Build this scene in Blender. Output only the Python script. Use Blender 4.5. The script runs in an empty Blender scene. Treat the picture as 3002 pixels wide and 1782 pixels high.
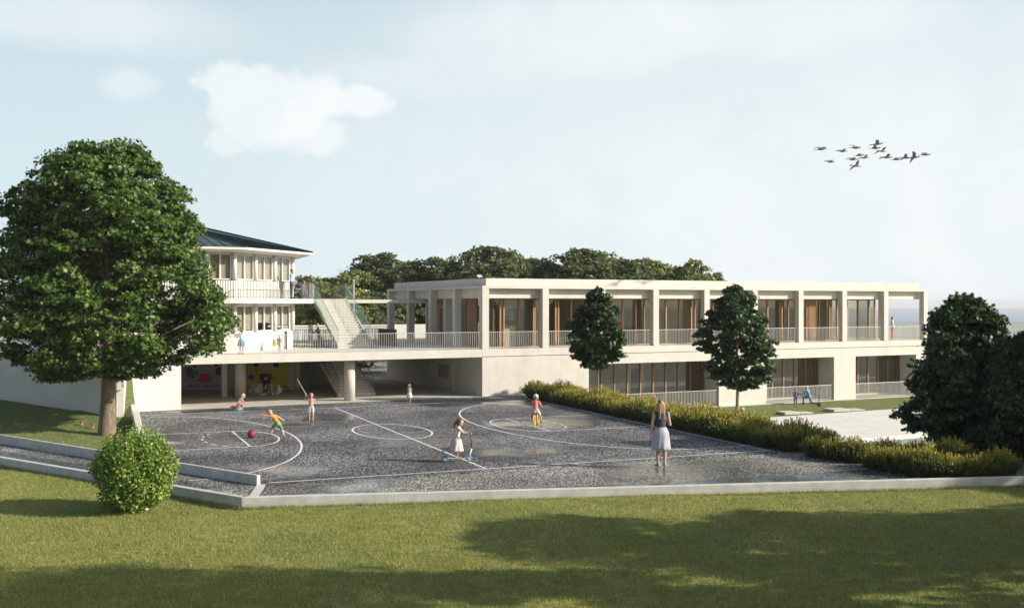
import bpy, bmesh, math, random
import numpy as np
from mathutils import Vector, Matrix
R = math.radians
rng = np.random.default_rng(7); random.seed(7)
scene = bpy.context.scene; COL = scene.collection
FL = 3044.0; CAMZ = 5.6
def at(px, py, z=0.0):
    """ground point at height z seen at a photo pixel"""
    Y = (CAMZ - z) * FL / (py - 890.0); return Vector(((px - 1501) / FL * Y, Y, z))
def atY(px, py, Y): return Vector(((px - 1501) / FL * Y, Y, CAMZ - (py - 890.0) / FL * Y))

# ------------------------------------------------------------------ materials
def srgb(r, g, b):
    f = lambda c: (c/255/12.92) if c <= 10 else (((c/255)+.055)/1.055)**2.4
    return (f(r), f(g), f(b), 1)
def mat(name, col, rough=.7, col2=None, scale=3.0, detail=6, bump=0.0, bscale=None, stretch=(1,1,1), metal=0.0,
        lo=.35, hi=.65, spec=.5, layers=None, coord='Object'):
    m = bpy.data.materials.new(name); m.use_nodes = True; nt = m.node_tree; n = nt.nodes; L = nt.links
    b = n['Principled BSDF']; b.inputs['Roughness'].default_value = rough; b.inputs['Metallic'].default_value = metal
    b.inputs['Specular IOR Level'].default_value = spec
    b.inputs['Base Color'].default_value = (*col[:3], 1)
    tc = n.new('ShaderNodeTexCoord'); mp = n.new('ShaderNodeMapping'); L.new(tc.outputs[coord], mp.inputs[0])
    mp.inputs['Scale'].default_value = stretch
    out = None
    if col2:
        nz = n.new('ShaderNodeTexNoise'); nz.inputs['Scale'].default_value = scale; nz.inputs['Detail'].default_value = detail
        nz.inputs['Roughness'].default_value = .6
        L.new(mp.outputs[0], nz.inputs[0]); cr = n.new('ShaderNodeValToRGB'); L.new(nz.outputs[0], cr.inputs[0])
        cr.color_ramp.elements[0].position = lo; cr.color_ramp.elements[1].position = hi
        cr.color_ramp.elements[0].color = (*col[:3], 1); cr.color_ramp.elements[1].color = (*col2[:3], 1)
        out = cr.outputs[0]
    for (c3, sc, l2, h2, st, amt) in (layers or []):
        mp2 = n.new('ShaderNodeMapping'); L.new(tc.outputs[coord], mp2.inputs[0]); mp2.inputs['Scale'].default_value = st
        nz2 = n.new('ShaderNodeTexNoise'); nz2.inputs['Scale'].default_value = sc; nz2.inputs['Detail'].default_value = 5
        L.new(mp2.outputs[0], nz2.inputs[0]); r2 = n.new('ShaderNodeMapRange'); L.new(nz2.outputs[0], r2.inputs[0])
        r2.inputs[1].default_value = l2; r2.inputs[2].default_value = h2; r2.inputs[3].default_value = 0; r2.inputs[4].default_value = amt
        mx = n.new('ShaderNodeMix'); mx.data_type = 'RGBA'; L.new(r2.outputs[0], mx.inputs[0])
        if out: L.new(out, mx.inputs[6])
        else: mx.inputs[6].default_value = (*col[:3], 1)
        mx.inputs[7].default_value = (*c3[:3], 1); out = mx.outputs[2]
    if out: L.new(out, b.inputs['Base Color'])
    if bump:
        bn = n.new('ShaderNodeTexNoise'); bn.inputs['Scale'].default_value = bscale or scale*4; bn.inputs['Detail'].default_value = 4
        L.new(tc.outputs[coord], bn.inputs[0]); bp = n.new('ShaderNodeBump'); bp.inputs['Strength'].default_value = bump
        bp.inputs['Distance'].default_value = .02; L.new(bn.outputs[0], bp.inputs['Height']); L.new(bp.outputs[0], b.inputs['Normal'])
    return m
def leafmat(name, c1, c2, c3=None, trans=.25, rough=.45, tip=None):
    m = bpy.data.materials.new(name); m.use_nodes = True; nt = m.node_tree; n = nt.nodes; L = nt.links
    b = n['Principled BSDF']; b.inputs['Roughness'].default_value = rough; b.inputs['Specular IOR Level'].default_value = .35
    g = n.new('ShaderNodeNewGeometry'); cr = n.new('ShaderNodeValToRGB'); L.new(g.outputs['Random Per Island'], cr.inputs[0])
    cr.color_ramp.elements[0].color = (*c1, 1); cr.color_ramp.elements[1].color = (*c2, 1)
    if c3:
        e = cr.color_ramp.elements.new(.93); e.color = (*c2, 1); cr.color_ramp.elements[-1].color = (*c3, 1)
    out = cr.outputs[0]
    if tip:
        tc = n.new('ShaderNodeTexCoord'); sp = n.new('ShaderNodeSeparateXYZ'); L.new(tc.outputs['Object'], sp.inputs[0])
        nz = n.new('ShaderNodeTexNoise'); nz.inputs['Scale'].default_value = 2.5; L.new(tc.outputs['Object'], nz.inputs[0])
        ad = n.new('ShaderNodeMath'); ad.operation = 'MULTIPLY_ADD'; L.new(nz.outputs[0], ad.inputs[0]); ad.inputs[1].default_value = .5; L.new(sp.outputs[2], ad.inputs[2])
        mr = n.new('ShaderNodeMapRange'); L.new(ad.outputs[0], mr.inputs[0]); mr.inputs[1].default_value = tip[1]; mr.inputs[2].default_value = tip[2]
        mx = n.new('ShaderNodeMix'); mx.data_type = 'RGBA'; L.new(mr.outputs[0], mx.inputs[0]); L.new(out, mx.inputs[6]); mx.inputs[7].default_value = (*tip[0], 1)
        out = mx.outputs[2]
    L.new(out, b.inputs['Base Color'])
    t = n.new('ShaderNodeBsdfTranslucent'); L.new(out, t.inputs[0]); ms = n.new('ShaderNodeMixShader'); ms.inputs[0].default_value = trans
    L.new(b.outputs[0], ms.inputs[1]); L.new(t.outputs[0], ms.inputs[2]); L.new(ms.outputs[0], n['Material Output'].inputs[0])
    return m
def glassmat(name, tint=(.75, .8, .78), refl=.10):
    m = bpy.data.materials.new(name); m.use_nodes = True; nt = m.node_tree; n = nt.nodes; L = nt.links
    n.remove(n['Principled BSDF'])
    tr = n.new('ShaderNodeBsdfTransparent'); tr.inputs[0].default_value = (*tint, 1)
    gl = n.new('ShaderNodeBsdfGlossy'); gl.inputs['Roughness'].default_value = .01; gl.inputs[0].default_value = (.9, .95, .95, 1)
    lw = n.new('ShaderNodeFresnel'); lw.inputs[0].default_value = 1.5
    mr = n.new('ShaderNodeMapRange'); L.new(lw.outputs[0], mr.inputs[0]); mr.inputs[1].default_value = 0; mr.inputs[2].default_value = 1
    mr.inputs[3].default_value = refl; mr.inputs[4].default_value = 1
    gg = n.new('ShaderNodeNewGeometry'); iv = n.new('ShaderNodeMath'); iv.operation = 'SUBTRACT'; iv.inputs[0].default_value = 1; L.new(gg.outputs['Backfacing'], iv.inputs[1]); mm = n.new('ShaderNodeMath'); mm.operation = 'MULTIPLY'; L.new(mr.outputs[0], mm.inputs[0]); L.new(iv.outputs[0], mm.inputs[1])
    ms = n.new('ShaderNodeMixShader'); L.new(mm.outputs[0], ms.inputs[0]); L.new(tr.outputs[0], ms.inputs[1]); L.new(gl.outputs[0], ms.inputs[2])
    L.new(ms.outputs[0], n['Material Output'].inputs[0]); return m
def concrete(name, c, board=True, stain=.5):
    d = tuple(v*.80 for v in c[:3]); e = tuple(v*.90 for v in c[:3])
    return mat(name, d, .82, c, scale=1.1, detail=8, lo=.2, hi=.6, bump=.12, bscale=22,
               layers=[(e, 2.2, .48, .62, (.35, .35, 9) if board else (1, 1, 1), .8), (tuple(v*.62 for v in c[:3]), .55, .56, .80, (1, 1, .25), stain), (tuple(v*.72 for v in c[:3]), 2.6, .60, .78, (1.3, 1.3, .12), .45),
                       (tuple(v*1.08 for v in c[:3]), 9, .6, .75, (1, 1, 1), .5)])
M = {}
M['conc'] = concrete('board_marked_concrete', (.63, .60, .53), stain=.35)
M['conc_new'] = concrete('smooth_concrete', (.57, .545, .475), False, .35)
M['white'] = mat('white_render', (.61, .595, .55), .85, (.69, .67, .62), scale=.8, lo=.3, hi=.7, bump=.05, bscale=40,
                 layers=[((.55, .53, .48), 1.5, .62, .8, (1, 1, .2), .35)])
M['kerb'] = mat('kerb_concrete', (.44, .43, .40), .85, (.60, .59, .56), scale=2.5, lo=.3, hi=.7, bump=.15, bscale=50,
                layers=[((.35, .34, .31), 3, .6, .75, (.3, .3, 1), .4)])
M['floor'] = mat('slab_floor', (.42, .40, .35), .75, (.52, .50, .44), scale=1.3, bump=.05, bscale=30)
M['path'] = mat('pale_paving', (.62, .60, .54), .8, (.72, .70, .64), scale=.7, bump=.05, bscale=20)
M['wood'] = mat('oak_timber', (.27, .14, .055), .5, (.41, .235, .10), scale=3, stretch=(6, 6, .5), lo=.3, hi=.7)
M['wooddk'] = mat('dark_timber', (.16, .085, .035), .5, (.24, .13, .055), scale=3, stretch=(6, 6, .5))
M['glass'] = glassmat('window_glass', (.84, .85, .82), .07)
M['glass_clear'] = glassmat('old_window_glass', (.97, .97, .95), .05)
M['glass_side'] = glassmat('side_glass', (.6, .66, .66), .30)
M['int'] = mat('interior_plaster', (.74, .67, .56), .9, (.80, .74, .64), scale=2)
M['intfloor'] = mat('interior_floor', (.35, .22, .11), .5, (.42, .28, .15), scale=4)
M['blind'] = mat('window_blind', (.25, .22, .175), .9, (.36, .32, .26), scale=5, stretch=(8, 8, .3))
M['dark'] = mat('dark_void', (.05, .05, .045), .8, (.07, .065, .06), scale=2)
M['rail_w'] = mat('pale_rail_paint', (.46, .46, .43), .45, (.54, .54, .50), scale=8)
M['rail_g'] = mat('green_rail_paint', (.025, .045, .038), .45, (.04, .065, .055), scale=8)
M['rail_t'] = mat('teal_rail_paint', (.12, .26, .22), .4, (.18, .33, .28), scale=8)
M['roof'] = mat('green_roof_metal', (.030, .070, .050), .5, (.048, .095, .070), scale=.8, stretch=(1, 1, 1), metal=.3, spec=.6)
M['roofseam'] = mat('roof_seam_metal', (.03, .045, .042), .4, (.045, .06, .055), scale=2, metal=.3)
M['lawn'] = mat('mown_lawn', (.20, .215, .048), .9, (.34, .33, .085), scale=.5, detail=9, lo=.32, hi=.68, bump=.6, bscale=30,
                layers=[((.10, .17, .045), .22, .5, .68, (1, 1, 1), .7), ((.32, .31, .12), 11, .52, .72, (1, 1, 1), .6), ((.07, .09, .025), 26, .52, .66, (1, 1, 1), .6), ((.09, .13, .03), 2.2, .52, .66, (1, 1, 1), .55), ((.33, .30, .13), .9, .60, .74, (1, 1, 1), .5)])
M['lawn2'] = mat('short_turf', (.08, .12, .03), .9, (.17, .20, .06), scale=4, detail=9, lo=.35, hi=.65, bump=.7, bscale=30,
                 layers=[((.30, .32, .14), 22, .56, .68, (1, 1, 1), .8), ((.03, .045, .012), 30, .55, .66, (1, 1, 1), .7)])
M['soil'] = mat('bed_soil', (.045, .04, .03), .95, (.08, .07, .05), scale=9, bump=.5)
M['bark'] = mat('tree_bark', (.10, .075, .045), .95, (.26, .21, .14), scale=7, stretch=(1, 1, .35), lo=.3, hi=.7, bump=1, bscale=14)
M['bark2'] = mat('smooth_bark', (.16, .13, .09), .9, (.28, .24, .17), scale=6, stretch=(1, 1, .4), bump=.4)
M['line'] = mat('court_line_paint', (.62, .62, .60), .7, (.78, .78, .76), scale=18, lo=.4, hi=.55, coord='Object')
def gravelmat(name, a, b, c, gloss=.0, bluish=False):
    m = bpy.data.materials.new(name); m.use_nodes = True; nt = m.node_tree; n = nt.nodes; L = nt.links
    bs = n['Principled BSDF']; bs.inputs['Specular IOR Level'].default_value = .3; tc = n.new('ShaderNodeTexCoord')
    vo = n.new('ShaderNodeTexVoronoi'); vo.inputs['Scale'].default_value = 1; gm = n.new('ShaderNodeMapping'); gm.inputs['Scale'].default_value = (42, 17, 17); L.new(tc.outputs['Object'], gm.inputs[0]); L.new(gm.outputs[0], vo.inputs[0])
    sp = n.new('ShaderNodeSeparateColor'); L.new(vo.outputs['Color'], sp.inputs[0])
    cr = n.new('ShaderNodeValToRGB'); L.new(sp.outputs[0], cr.inputs[0])
    cr.color_ramp.elements[0].color = (*a, 1); cr.color_ramp.elements[0].position = .0
    cr.color_ramp.elements[1].color = (*c, 1); cr.color_ramp.elements[1].position = .97
    e = cr.color_ramp.elements.new(.62); e.color = (*b, 1); e = cr.color_ramp.elements.new(.30); e.color = (*a, 1)
    big = n.new('ShaderNodeTexNoise'); big.inputs['Scale'].default_value = .22; big.inputs['Detail'].default_value = 5; L.new(tc.outputs['Object'], big.inputs[0])
    mr = n.new('ShaderNodeMapRange'); L.new(big.outputs[0], mr.inputs[0]); mr.inputs[1].default_value = .38; mr.inputs[2].default_value = .62
    mr.inputs[3].default_value = .55; mr.inputs[4].default_value = 1.15
    mu = n.new('ShaderNodeVectorMath'); mu.operation = 'SCALE'; L.new(cr.outputs[0], mu.inputs[0]); L.new(mr.outputs[0], mu.inputs['Scale'])
    L.new(mu.outputs[0], bs.inputs['Base Color'])
    pn = n.new('ShaderNodeTexNoise'); pn.inputs['Scale'].default_value = .16; pn.inputs['Detail'].default_value = 4; L.new(tc.outputs['Object'], pn.inputs[0])
    pr = n.new('ShaderNodeMapRange'); L.new(pn.outputs[0], pr.inputs[0]); pr.inputs[1].default_value = .52 - gloss*.2; pr.inputs[2].default_value = .60 - gloss*.2
    pr.inputs[3].default_value = .85; pr.inputs[4].default_value = .12
    L.new(pr.outputs[0], bs.inputs['Roughness'])
    bp = n.new('ShaderNodeBump'); L.new(vo.outputs['Distance'], bp.inputs['Height']); bp.inputs['Distance'].default_value = .025
    br = n.new('ShaderNodeMapRange'); L.new(pr.outputs[0], br.inputs[0]); br.inputs[1].default_value = .12; br.inputs[2].default_value = .85
    br.inputs[3].default_value = .12; br.inputs[4].default_value = .7; L.new(br.outputs[0], bp.inputs['Strength']); L.new(bp.outputs[0], bs.inputs['Normal'])
    return m
M['gravel'] = gravelmat('dark_gravel', (.016, .016, .017), (.055, .055, .056), (.62, .62, .62))
M['gravel_bluish'] = gravelmat('bluish_gravel', (.02, .026, .028), (.065, .075, .075), (.34, .36, .34), gloss=.35)  # darker, bluer gravel with broader smooth patches
M['gravel_tan'] = gravelmat('sandy_gravel', (.04, .04, .036), (.17, .165, .14), (.68, .66, .58), gloss=.15)
M['gravel_lt'] = gravelmat('light_gravel', (.20, .19, .17), (.34, .33, .30), (.6, .58, .54))
def flat(name, c, rough=.7, v=.15, scale=6): return mat(name, tuple(x*(1-v) for x in c[:3]), rough, tuple(min(1, x*(1+v)) for x in c[:3]), scale=scale)
CM = {}
def cm(c, rough=.8, nm='cloth'):
    k = (tuple(round(x, 3) for x in c[:3]), nm)
    if k not in CM: CM[k] = flat(nm + '_tone', c[:3], rough, .12, 9)
    return CM[k]
# ------------------------------------------------------------------ mesh helpers
class MB:
    def __init__(s): s.v = []; s.f = []
    def add(s, vs, fs):
        o = len(s.v); s.v += [tuple(v) for v in vs]; s.f += [tuple(i + o for i in f) for f in fs]; return s
    def box(s, x0, x1, y0, y1, z0, z1):
        v = [(x0,y0,z0),(x1,y0,z0),(x1,y1,z0),(x0,y1,z0),(x0,y0,z1),(x1,y0,z1),(x1,y1,z1),(x0,y1,z1)]
        return s.add(v, [(0,3,2,1),(4,5,6,7),(0,1,5,4),(1,2,6,5),(2,3,7,6),(3,0,4,7)])
    def prism(s, pts, z0, z1):
        n = len(pts); a = sum(pts[i][0]*pts[(i+1) % n][1] - pts[(i+1) % n][0]*pts[i][1] for i in range(n))
        if a < 0: pts = pts[::-1]
        f0 = (lambda i: z0[i]) if hasattr(z0, '__len__') else (lambda i: z0); f1 = (lambda i: z1[i]) if hasattr(z1, '__len__') else (lambda i: z1)
        if a < 0 and hasattr(z1, '__len__'): z1 = z1[::-1]
        v = [(p[0], p[1], f0(i)) for i, p in enumerate(pts)] + [(p[0], p[1], f1(i)) for i, p in enumerate(pts)]
        return s.add(v, [tuple(range(n-1, -1, -1)), tuple(range(n, 2*n))] + [(i, (i+1) % n, n+(i+1) % n, n+i) for i in range(n)])
    def wall(s, a, b, t, z0, z1, z0b=None, z1b=None, side=0):
        """box wall from a to b (xy), thickness t to the left side"""
        a = Vector(a[:2]); b = Vector(b[:2]); d = (b-a).normalized(); nn = Vector((-d.y, d.x))*t
        z0b = z0 if z0b is None else z0b; z1b = z1 if z1b is None else z1b
        p = [a, b, b+nn, a+nn]; zz0 = [z0, z0b, z0b, z0]; zz1 = [z1, z1b, z1b, z1]
        if t < 0: p = [p[i] for i in (0,3,2,1)]; zz0 = [zz0[i] for i in (0,3,2,1)]; zz1 = [zz1[i] for i in (0,3,2,1)]
        v = [(q.x, q.y, z) for q, z in zip(p, zz0)] + [(q.x, q.y, z) for q, z in zip(p, zz1)]
        return s.add(v, [(0,3,2,1),(4,5,6,7),(0,1,5,4),(1,2,6,5),(2,3,7,6),(3,0,4,7)])
    def tube(s, pts, rad, k=8, caps=True):
        pts = [Vector(p) for p in pts]; rad = rad if hasattr(rad, '__len__') else [rad]*len(pts); rings = []; up = None
        for i, p in enumerate(pts):
            d = (pts[min(i+1, len(pts)-1)] - pts[max(i-1, 0)]).normalized()
            if up is None: up = d.orthogonal().normalized()
            up = (up - d*up.dot(d)); up = up.normalized() if up.length > 1e-6 else d.orthogonal().normalized()
            w = d.cross(up); rings.append([p + (up*math.cos(2*math.pi*j/k) + w*math.sin(2*math.pi*j/k))*rad[i] for j in range(k)])
        o = len(s.v)
        for r in rings: s.v += [tuple(q) for q in r]
        for i in range(len(rings)-1):
            for j in range(k): s.f.append((o+i*k+j, o+i*k+(j+1) % k, o+(i+1)*k+(j+1) % k, o+(i+1)*k+j))
        if caps:
            s.f.append(tuple(o+j for j in range(k-1, -1, -1))); q = o+(len(rings)-1)*k; s.f.append(tuple(q+j for j in range(k)))
        return s
    def capsule(s, a, b, ra, rb, k=10, side=None, fl=1.0):
        """tapered capsule; fl flattens perpendicular to the side axis"""
        a = Vector(a); b = Vector(b); d = b-a; L = d.length; d = d.normalized() if L > 1e-6 else Vector((0,0,1))
        sd = Vector(side) if side is not None else d.orthogonal(); sd = (sd - d*sd.dot(d)).normalized(); w = d.cross(sd)
        rows = [(a - d*ra*.98, ra*.18), (a - d*ra*.72, ra*.7), (a - d*ra*.35, ra*.94), (a, ra), (b, rb), (b + d*rb*.35, rb*.94), (b + d*rb*.72, rb*.7), (b + d*rb*.98, rb*.18)]
        if L < 1e-4: rows = rows[:4] + rows[5:]
        o = len(s.v)
        for c, r in rows:
            for j in range(k):
                t = 2*math.pi*j/k; s.v.append(tuple(c + sd*math.cos(t)*r + w*math.sin(t)*r*fl))
        m = len(rows)
        for i in range(m-1):
            for j in range(k): s.f.append((o+i*k+j, o+i*k+(j+1) % k, o+(i+1)*k+(j+1) % k, o+(i+1)*k+j))
        s.f.append(tuple(o+j for j in range(k-1, -1, -1))); q = o+(m-1)*k; s.f.append(tuple(q+j for j in range(k))); return s
    def ell(s, c, r, n=12, m=8, rot=None):
        c = Vector(c); o = len(s.v); rot = rot or Matrix.Identity(3)
        s.v.append(tuple(c + rot @ Vector((0, 0, -r[2]))))
        for i in range(1, m):
            ph = -math.pi/2 + math.pi*i/m
            for j in range(n):
                t = 2*math.pi*j/n; s.v.append(tuple(c + rot @ Vector((r[0]*math.cos(ph)*math.cos(t), r[1]*math.cos(ph)*math.sin(t), r[2]*math.sin(ph)))))
        s.v.append(tuple(c + rot @ Vector((0, 0, r[2])))); top = len(s.v)-1
        for j in range(n): s.f.append((o, o+1+(j+1) % n, o+1+j)); s.f.append((top, top-n+j, top-n+(j+1) % n))
        for i in range(m-2):
            for j in range(n): s.f.append((o+1+i*n+j, o+1+i*n+(j+1) % n, o+1+(i+1)*n+(j+1) % n, o+1+(i+1)*n+j))
        return s
    def lathe(s, prof, c=(0,0,0), k=20, sx=1, sy=1, wob=0, wn=9):
        o = len(s.v)
        for (r, z) in prof:
            for j in range(k):
                t = 2*math.pi*j/k; q = r*(1+wob*math.sin(wn*t)); s.v.append((c[0]+q*math.cos(t)*sx, c[1]+q*math.sin(t)*sy, c[2]+z))
        for i in range(len(prof)-1):
            for j in range(k): s.f.append((o+i*k+j, o+i*k+(j+1) % k, o+(i+1)*k+(j+1) % k, o+(i+1)*k+j))
        s.f.append(tuple(o+j for j in range(k-1, -1, -1))); q = o+(len(prof)-1)*k; s.f.append(tuple(q+j for j in range(k))); return s
    def build(s, name, m, parent=None, smooth=False, bevel=0):
        me = bpy.data.meshes.new(name); me.from_pydata(s.v, [], s.f); me.validate(); me.update()
        if smooth: me.shade_smooth()
        me.materials.append(m if not isinstance(m, str) else M[m])
        o = bpy.data.objects.new(name, me); COL.objects.link(o)
        if parent: o.parent = parent
        if bevel:
            md = o.modifiers.new('bevel', 'BEVEL'); md.width = bevel; md.segments = 1; md.limit_method = 'ANGLE'
        return o
def npmesh(name, V, k, m, parent=None):
    """V: (N*k,3) verts; N polygons of k corners"""
    N = len(V)//k; me = bpy.data.meshes.new(name); me.vertices.add(N*k); me.vertices.foreach_set('co', V.astype(np.float32).ravel())
    me.loops.add(N*k); me.loops.foreach_set('vertex_index', np.arange(N*k, dtype=np.int32)); me.polygons.add(N)
    me.polygons.foreach_set('loop_start', np.arange(0, N*k, k, dtype=np.int32)); me.polygons.foreach_set('loop_total', np.full(N, k, dtype=np.int32))
    me.update(calc_edges=True); me.materials.append(M[m] if isinstance(m, str) else m); o = bpy.data.objects.new(name, me); COL.objects.link(o)
    if parent: o.parent = parent
    return o
def tag(o, label=None, cat=None, group=None, kind=None):
    if label: o['label'] = label
    if cat: o['category'] = cat
    if group: o['group'] = group
    if kind: o['kind'] = kind
    return o
def thing(name, label, cat, loc=(0,0,0), rz=0, group=None):
    o = bpy.data.objects.new(name, None); COL.objects.link(o); o.location = loc; o.rotation_euler = (0, 0, rz); o.empty_display_size = .2
    return tag(o, label, cat, group)
def copy_tree(o, parent=None):
    c = o.copy(); COL.objects.link(c)
    if parent: c.parent = parent
    for ch in [x for x in bpy.data.objects if x.parent == o]: copy_tree(ch, c)
    return c
def struct(name, mb, m, smooth=False): return tag(mb.build(name, m, smooth=smooth), kind='structure')

# ------------------------------------------------------------------ camera, light, sky
cam = bpy.data.cameras.new('camera'); co = bpy.data.objects.new('camera', cam); COL.objects.link(co); scene.camera = co
co.location = (0, 0, CAMZ); co.rotation_euler = (R(90), 0, 0); cam.lens = 36.5; cam.sensor_width = 36; cam.clip_end = 20000; cam.clip_start = .1
AZ = 9.0; EL = 25.0
sd = Vector((math.cos(R(AZ))*math.cos(R(EL)), -math.sin(R(AZ))*math.cos(R(EL)), math.sin(R(EL))))
sl = bpy.data.lights.new('sun', 'SUN'); sl.energy = 5.0; sl.angle = R(.6); sl.color = (1, .93, .82)
so = bpy.data.objects.new('sun', sl); COL.objects.link(so); so.rotation_euler = sd.to_track_quat('Z', 'Y').to_euler(); so.location = (40, -10, 40)
wd = bpy.data.worlds.new('World'); scene.world = wd; wd.use_nodes = True; nt = wd.node_tree; n = nt.nodes; L = nt.links
bg = n['Background']; sky = n.new('ShaderNodeTexSky'); sky.sky_type = 'NISHITA'; sky.sun_disc = False
sky.sun_elevation = R(EL); sky.sun_rotation = math.atan2(sd.x, sd.y); sky.air_density = 1.0; sky.dust_density = 3.0; sky.ozone_density = 1.5; sky.altitude = 100
tc = n.new('ShaderNodeTexCoord')
sx = n.new('ShaderNodeSeparateXYZ'); L.new(tc.outputs['Generated'], sx.inputs[0])
mxz = n.new('ShaderNodeMath'); mxz.operation = 'MAXIMUM'; L.new(sx.outputs[2], mxz.inputs[0]); mxz.inputs[1].default_value = .012
cx = n.new('ShaderNodeCombineXYZ'); L.new(sx.outputs[0], cx.inputs[0]); L.new(sx.outputs[1], cx.inputs[1]); L.new(mxz.outputs[0], cx.inputs[2])
L.new(cx.outputs[0], sky.inputs[0])
SKYS = .10
sc = n.new('ShaderNodeVectorMath'); sc.operation = 'SCALE'; L.new(sky.outputs[0], sc.inputs[0]); sc.inputs['Scale'].default_value = SKYS
# thin high haze layer, faded overhead and behind the camera to deepen shadows
hr_ = n.new('ShaderNodeValToRGB'); L.new(mxz.outputs[0], hr_.inputs[0]); el_ = hr_.color_ramp.elements
el_[0].position = 0; el_[0].color = (.97,)*3 + (1,); el_[1].position = .75; el_[1].color = (.05,)*3 + (1,)
for ps_, vl_ in ((.12, .90), (.30, .72), (.42, .45), (.55, .15)): q_ = el_.new(ps_); q_.color = (vl_,)*3 + (1,)
fy = n.new('ShaderNodeMapRange'); L.new(sx.outputs[1], fy.inputs[0]); fy.inputs[1].default_value = -.4; fy.inputs[2].default_value = .5; fy.inputs[3].default_value = .30; fy.inputs[4].default_value = 1
hz = n.new('ShaderNodeMath'); hz.operation = 'MULTIPLY'; L.new(hr_.outputs[0], hz.inputs[0]); L.new(fy.outputs[0], hz.inputs[1])
hm = n.new('ShaderNodeMix'); hm.data_type = 'RGBA'; L.new(hz.outputs[0], hm.inputs[0]); L.new(sc.outputs[0], hm.inputs[6]); hm.inputs[7].default_value = (.52, .635, .675, 1)
cur = hm.outputs[2]
nz = n.new('ShaderNodeTexNoise'); nz.inputs['Scale'].default_value = 9; nz.inputs['Detail'].default_value = 9; nz.inputs['Roughness'].default_value = .62
L.new(tc.outputs['Generated'], nz.inputs[0])
def pdir(px, py): return Vector(((px-1501)/FL, 1, -(py-890)/FL)).normalized()
def cloud(px, py, rx, ry, dens, edge=.35, amp=1.6, colr=(.71, .735, .74), nscale=None):
    """soft cloud at a fixed compass direction; rx, ry angular radii"""
    global cur
    d = pdir(px, py); right = Vector((d.y, -d.x, 0)).normalized(); up = right.cross(d)
    def dot(v, s):
        a = n.new('ShaderNodeVectorMath'); a.operation = 'DOT_PRODUCT'; L.new(tc.outputs['Generated'], a.inputs[0]); a.inputs[1].default_value = tuple(v/s)
        b = n.new('ShaderNodeMath'); b.operation = 'POWER'; q = n.new('ShaderNodeMath'); q.operation = 'SUBTRACT'
        L.new(a.outputs['Value'], q.inputs[0]); q.inputs[1].default_value = (d.dot(v)/s); L.new(q.outputs[0], b.inputs[0]); b.inputs[1].default_value = 2; return b
    a = dot(right, rx/FL); b = dot(up, ry/FL); s = n.new('ShaderNodeMath'); s.operation = 'ADD'; L.new(a.outputs[0], s.inputs[0]); L.new(b.outputs[0], s.inputs[1])
    sq = n.new('ShaderNodeMath'); sq.operation = 'SQRT'; L.new(s.outputs[0], sq.inputs[0])
    nn = nz
    if nscale:
        nn = n.new('ShaderNodeTexNoise'); nn.inputs['Scale'].default_value = nscale; nn.inputs['Detail'].default_value = 9; nn.inputs['Roughness'].default_value = .6; L.new(tc.outputs['Generated'], nn.inputs[0])
    m2 = n.new('ShaderNodeMath'); m2.operation = 'MULTIPLY_ADD'; L.new(nn.outputs[0], m2.inputs[0]); m2.inputs[1].default_value = -amp; L.new(sq.outputs[0], m2.inputs[2])
    mr = n.new('ShaderNodeMapRange'); mr.interpolation_type = 'SMOOTHSTEP'; L.new(m2.outputs[0], mr.inputs[0]); c0 = 1 - amp*.5
    mr.inputs[1].default_value = c0 + edge/2; mr.inputs[2].default_value = c0 - edge/2; mr.inputs[3].default_value = 0; mr.inputs[4].default_value = dens
    front = n.new('ShaderNodeMath'); front.operation = 'GREATER_THAN'; dv = n.new('ShaderNodeVectorMath'); dv.operation = 'DOT_PRODUCT'; L.new(tc.outputs['Generated'], dv.inputs[0]); dv.inputs[1].default_value = tuple(d)
    L.new(dv.outputs['Value'], front.inputs[0]); front.inputs[1].default_value = 0; fm = n.new('ShaderNodeMath'); fm.operation = 'MULTIPLY'; L.new(mr.outputs[0], fm.inputs[0]); L.new(front.outputs[0], fm.inputs[1])
    mx = n.new('ShaderNodeMix'); mx.data_type = 'RGBA'; L.new(fm.outputs[0], mx.inputs[0]); L.new(cur, mx.inputs[6]); cc_ = n.new('ShaderNodeMix'); cc_.data_type = 'RGBA'; cr_ = n.new('ShaderNodeMapRange'); L.new(nz.outputs[0], cr_.inputs[0]); cr_.inputs[1].default_value = .40; cr_.inputs[2].default_value = .56
    L.new(cr_.outputs[0], cc_.inputs[0]); cc_.inputs[6].default_value = (colr[0]*.92, colr[1]*.95, colr[2]*.96, 1); cc_.inputs[7].default_value = (*colr, 1); L.new(cc_.outputs[2], mx.inputs[7]); cur = mx.outputs[2]
cloud(2750, 720, 1500, 620, .92, 1.9, .5, nscale=2)
cloud(1650, 90, 430, 120, .60, .9, 1.6, nscale=6)
cloud(2250, 60, 420, 100, .50, .9, 1.6, nscale=6)
cloud(1350, 220, 380, 60, .28, .9, 1.6, nscale=6)
cloud(120, 30, 420, 90, .50, .9, 1.5, nscale=5)
cloud(800, 305, 175, 92, .95, .48, 2.2, nscale=14)
cloud(700, 250, 100, 66, .95, .45, 2.2, nscale=24)
cloud(1050, 300, 90, 42, .88, .55, 2.2, nscale=24)
cloud(930, 395, 95, 60, .66, .5, 2.2, nscale=20)
cloud(672, 415, 78, 36, .70, .45, 2.2, nscale=24)
cloud(362, 245, 70, 40, .40, .9, 2.0, nscale=24)
L.new(cur, bg.inputs[0]); bg.inputs[1].default_value = 1.0
scene.view_settings.view_transform = 'Standard'; scene.view_settings.look = 'None'; scene.view_settings.exposure = 0.42; scene.view_settings.gamma = 1

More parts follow.
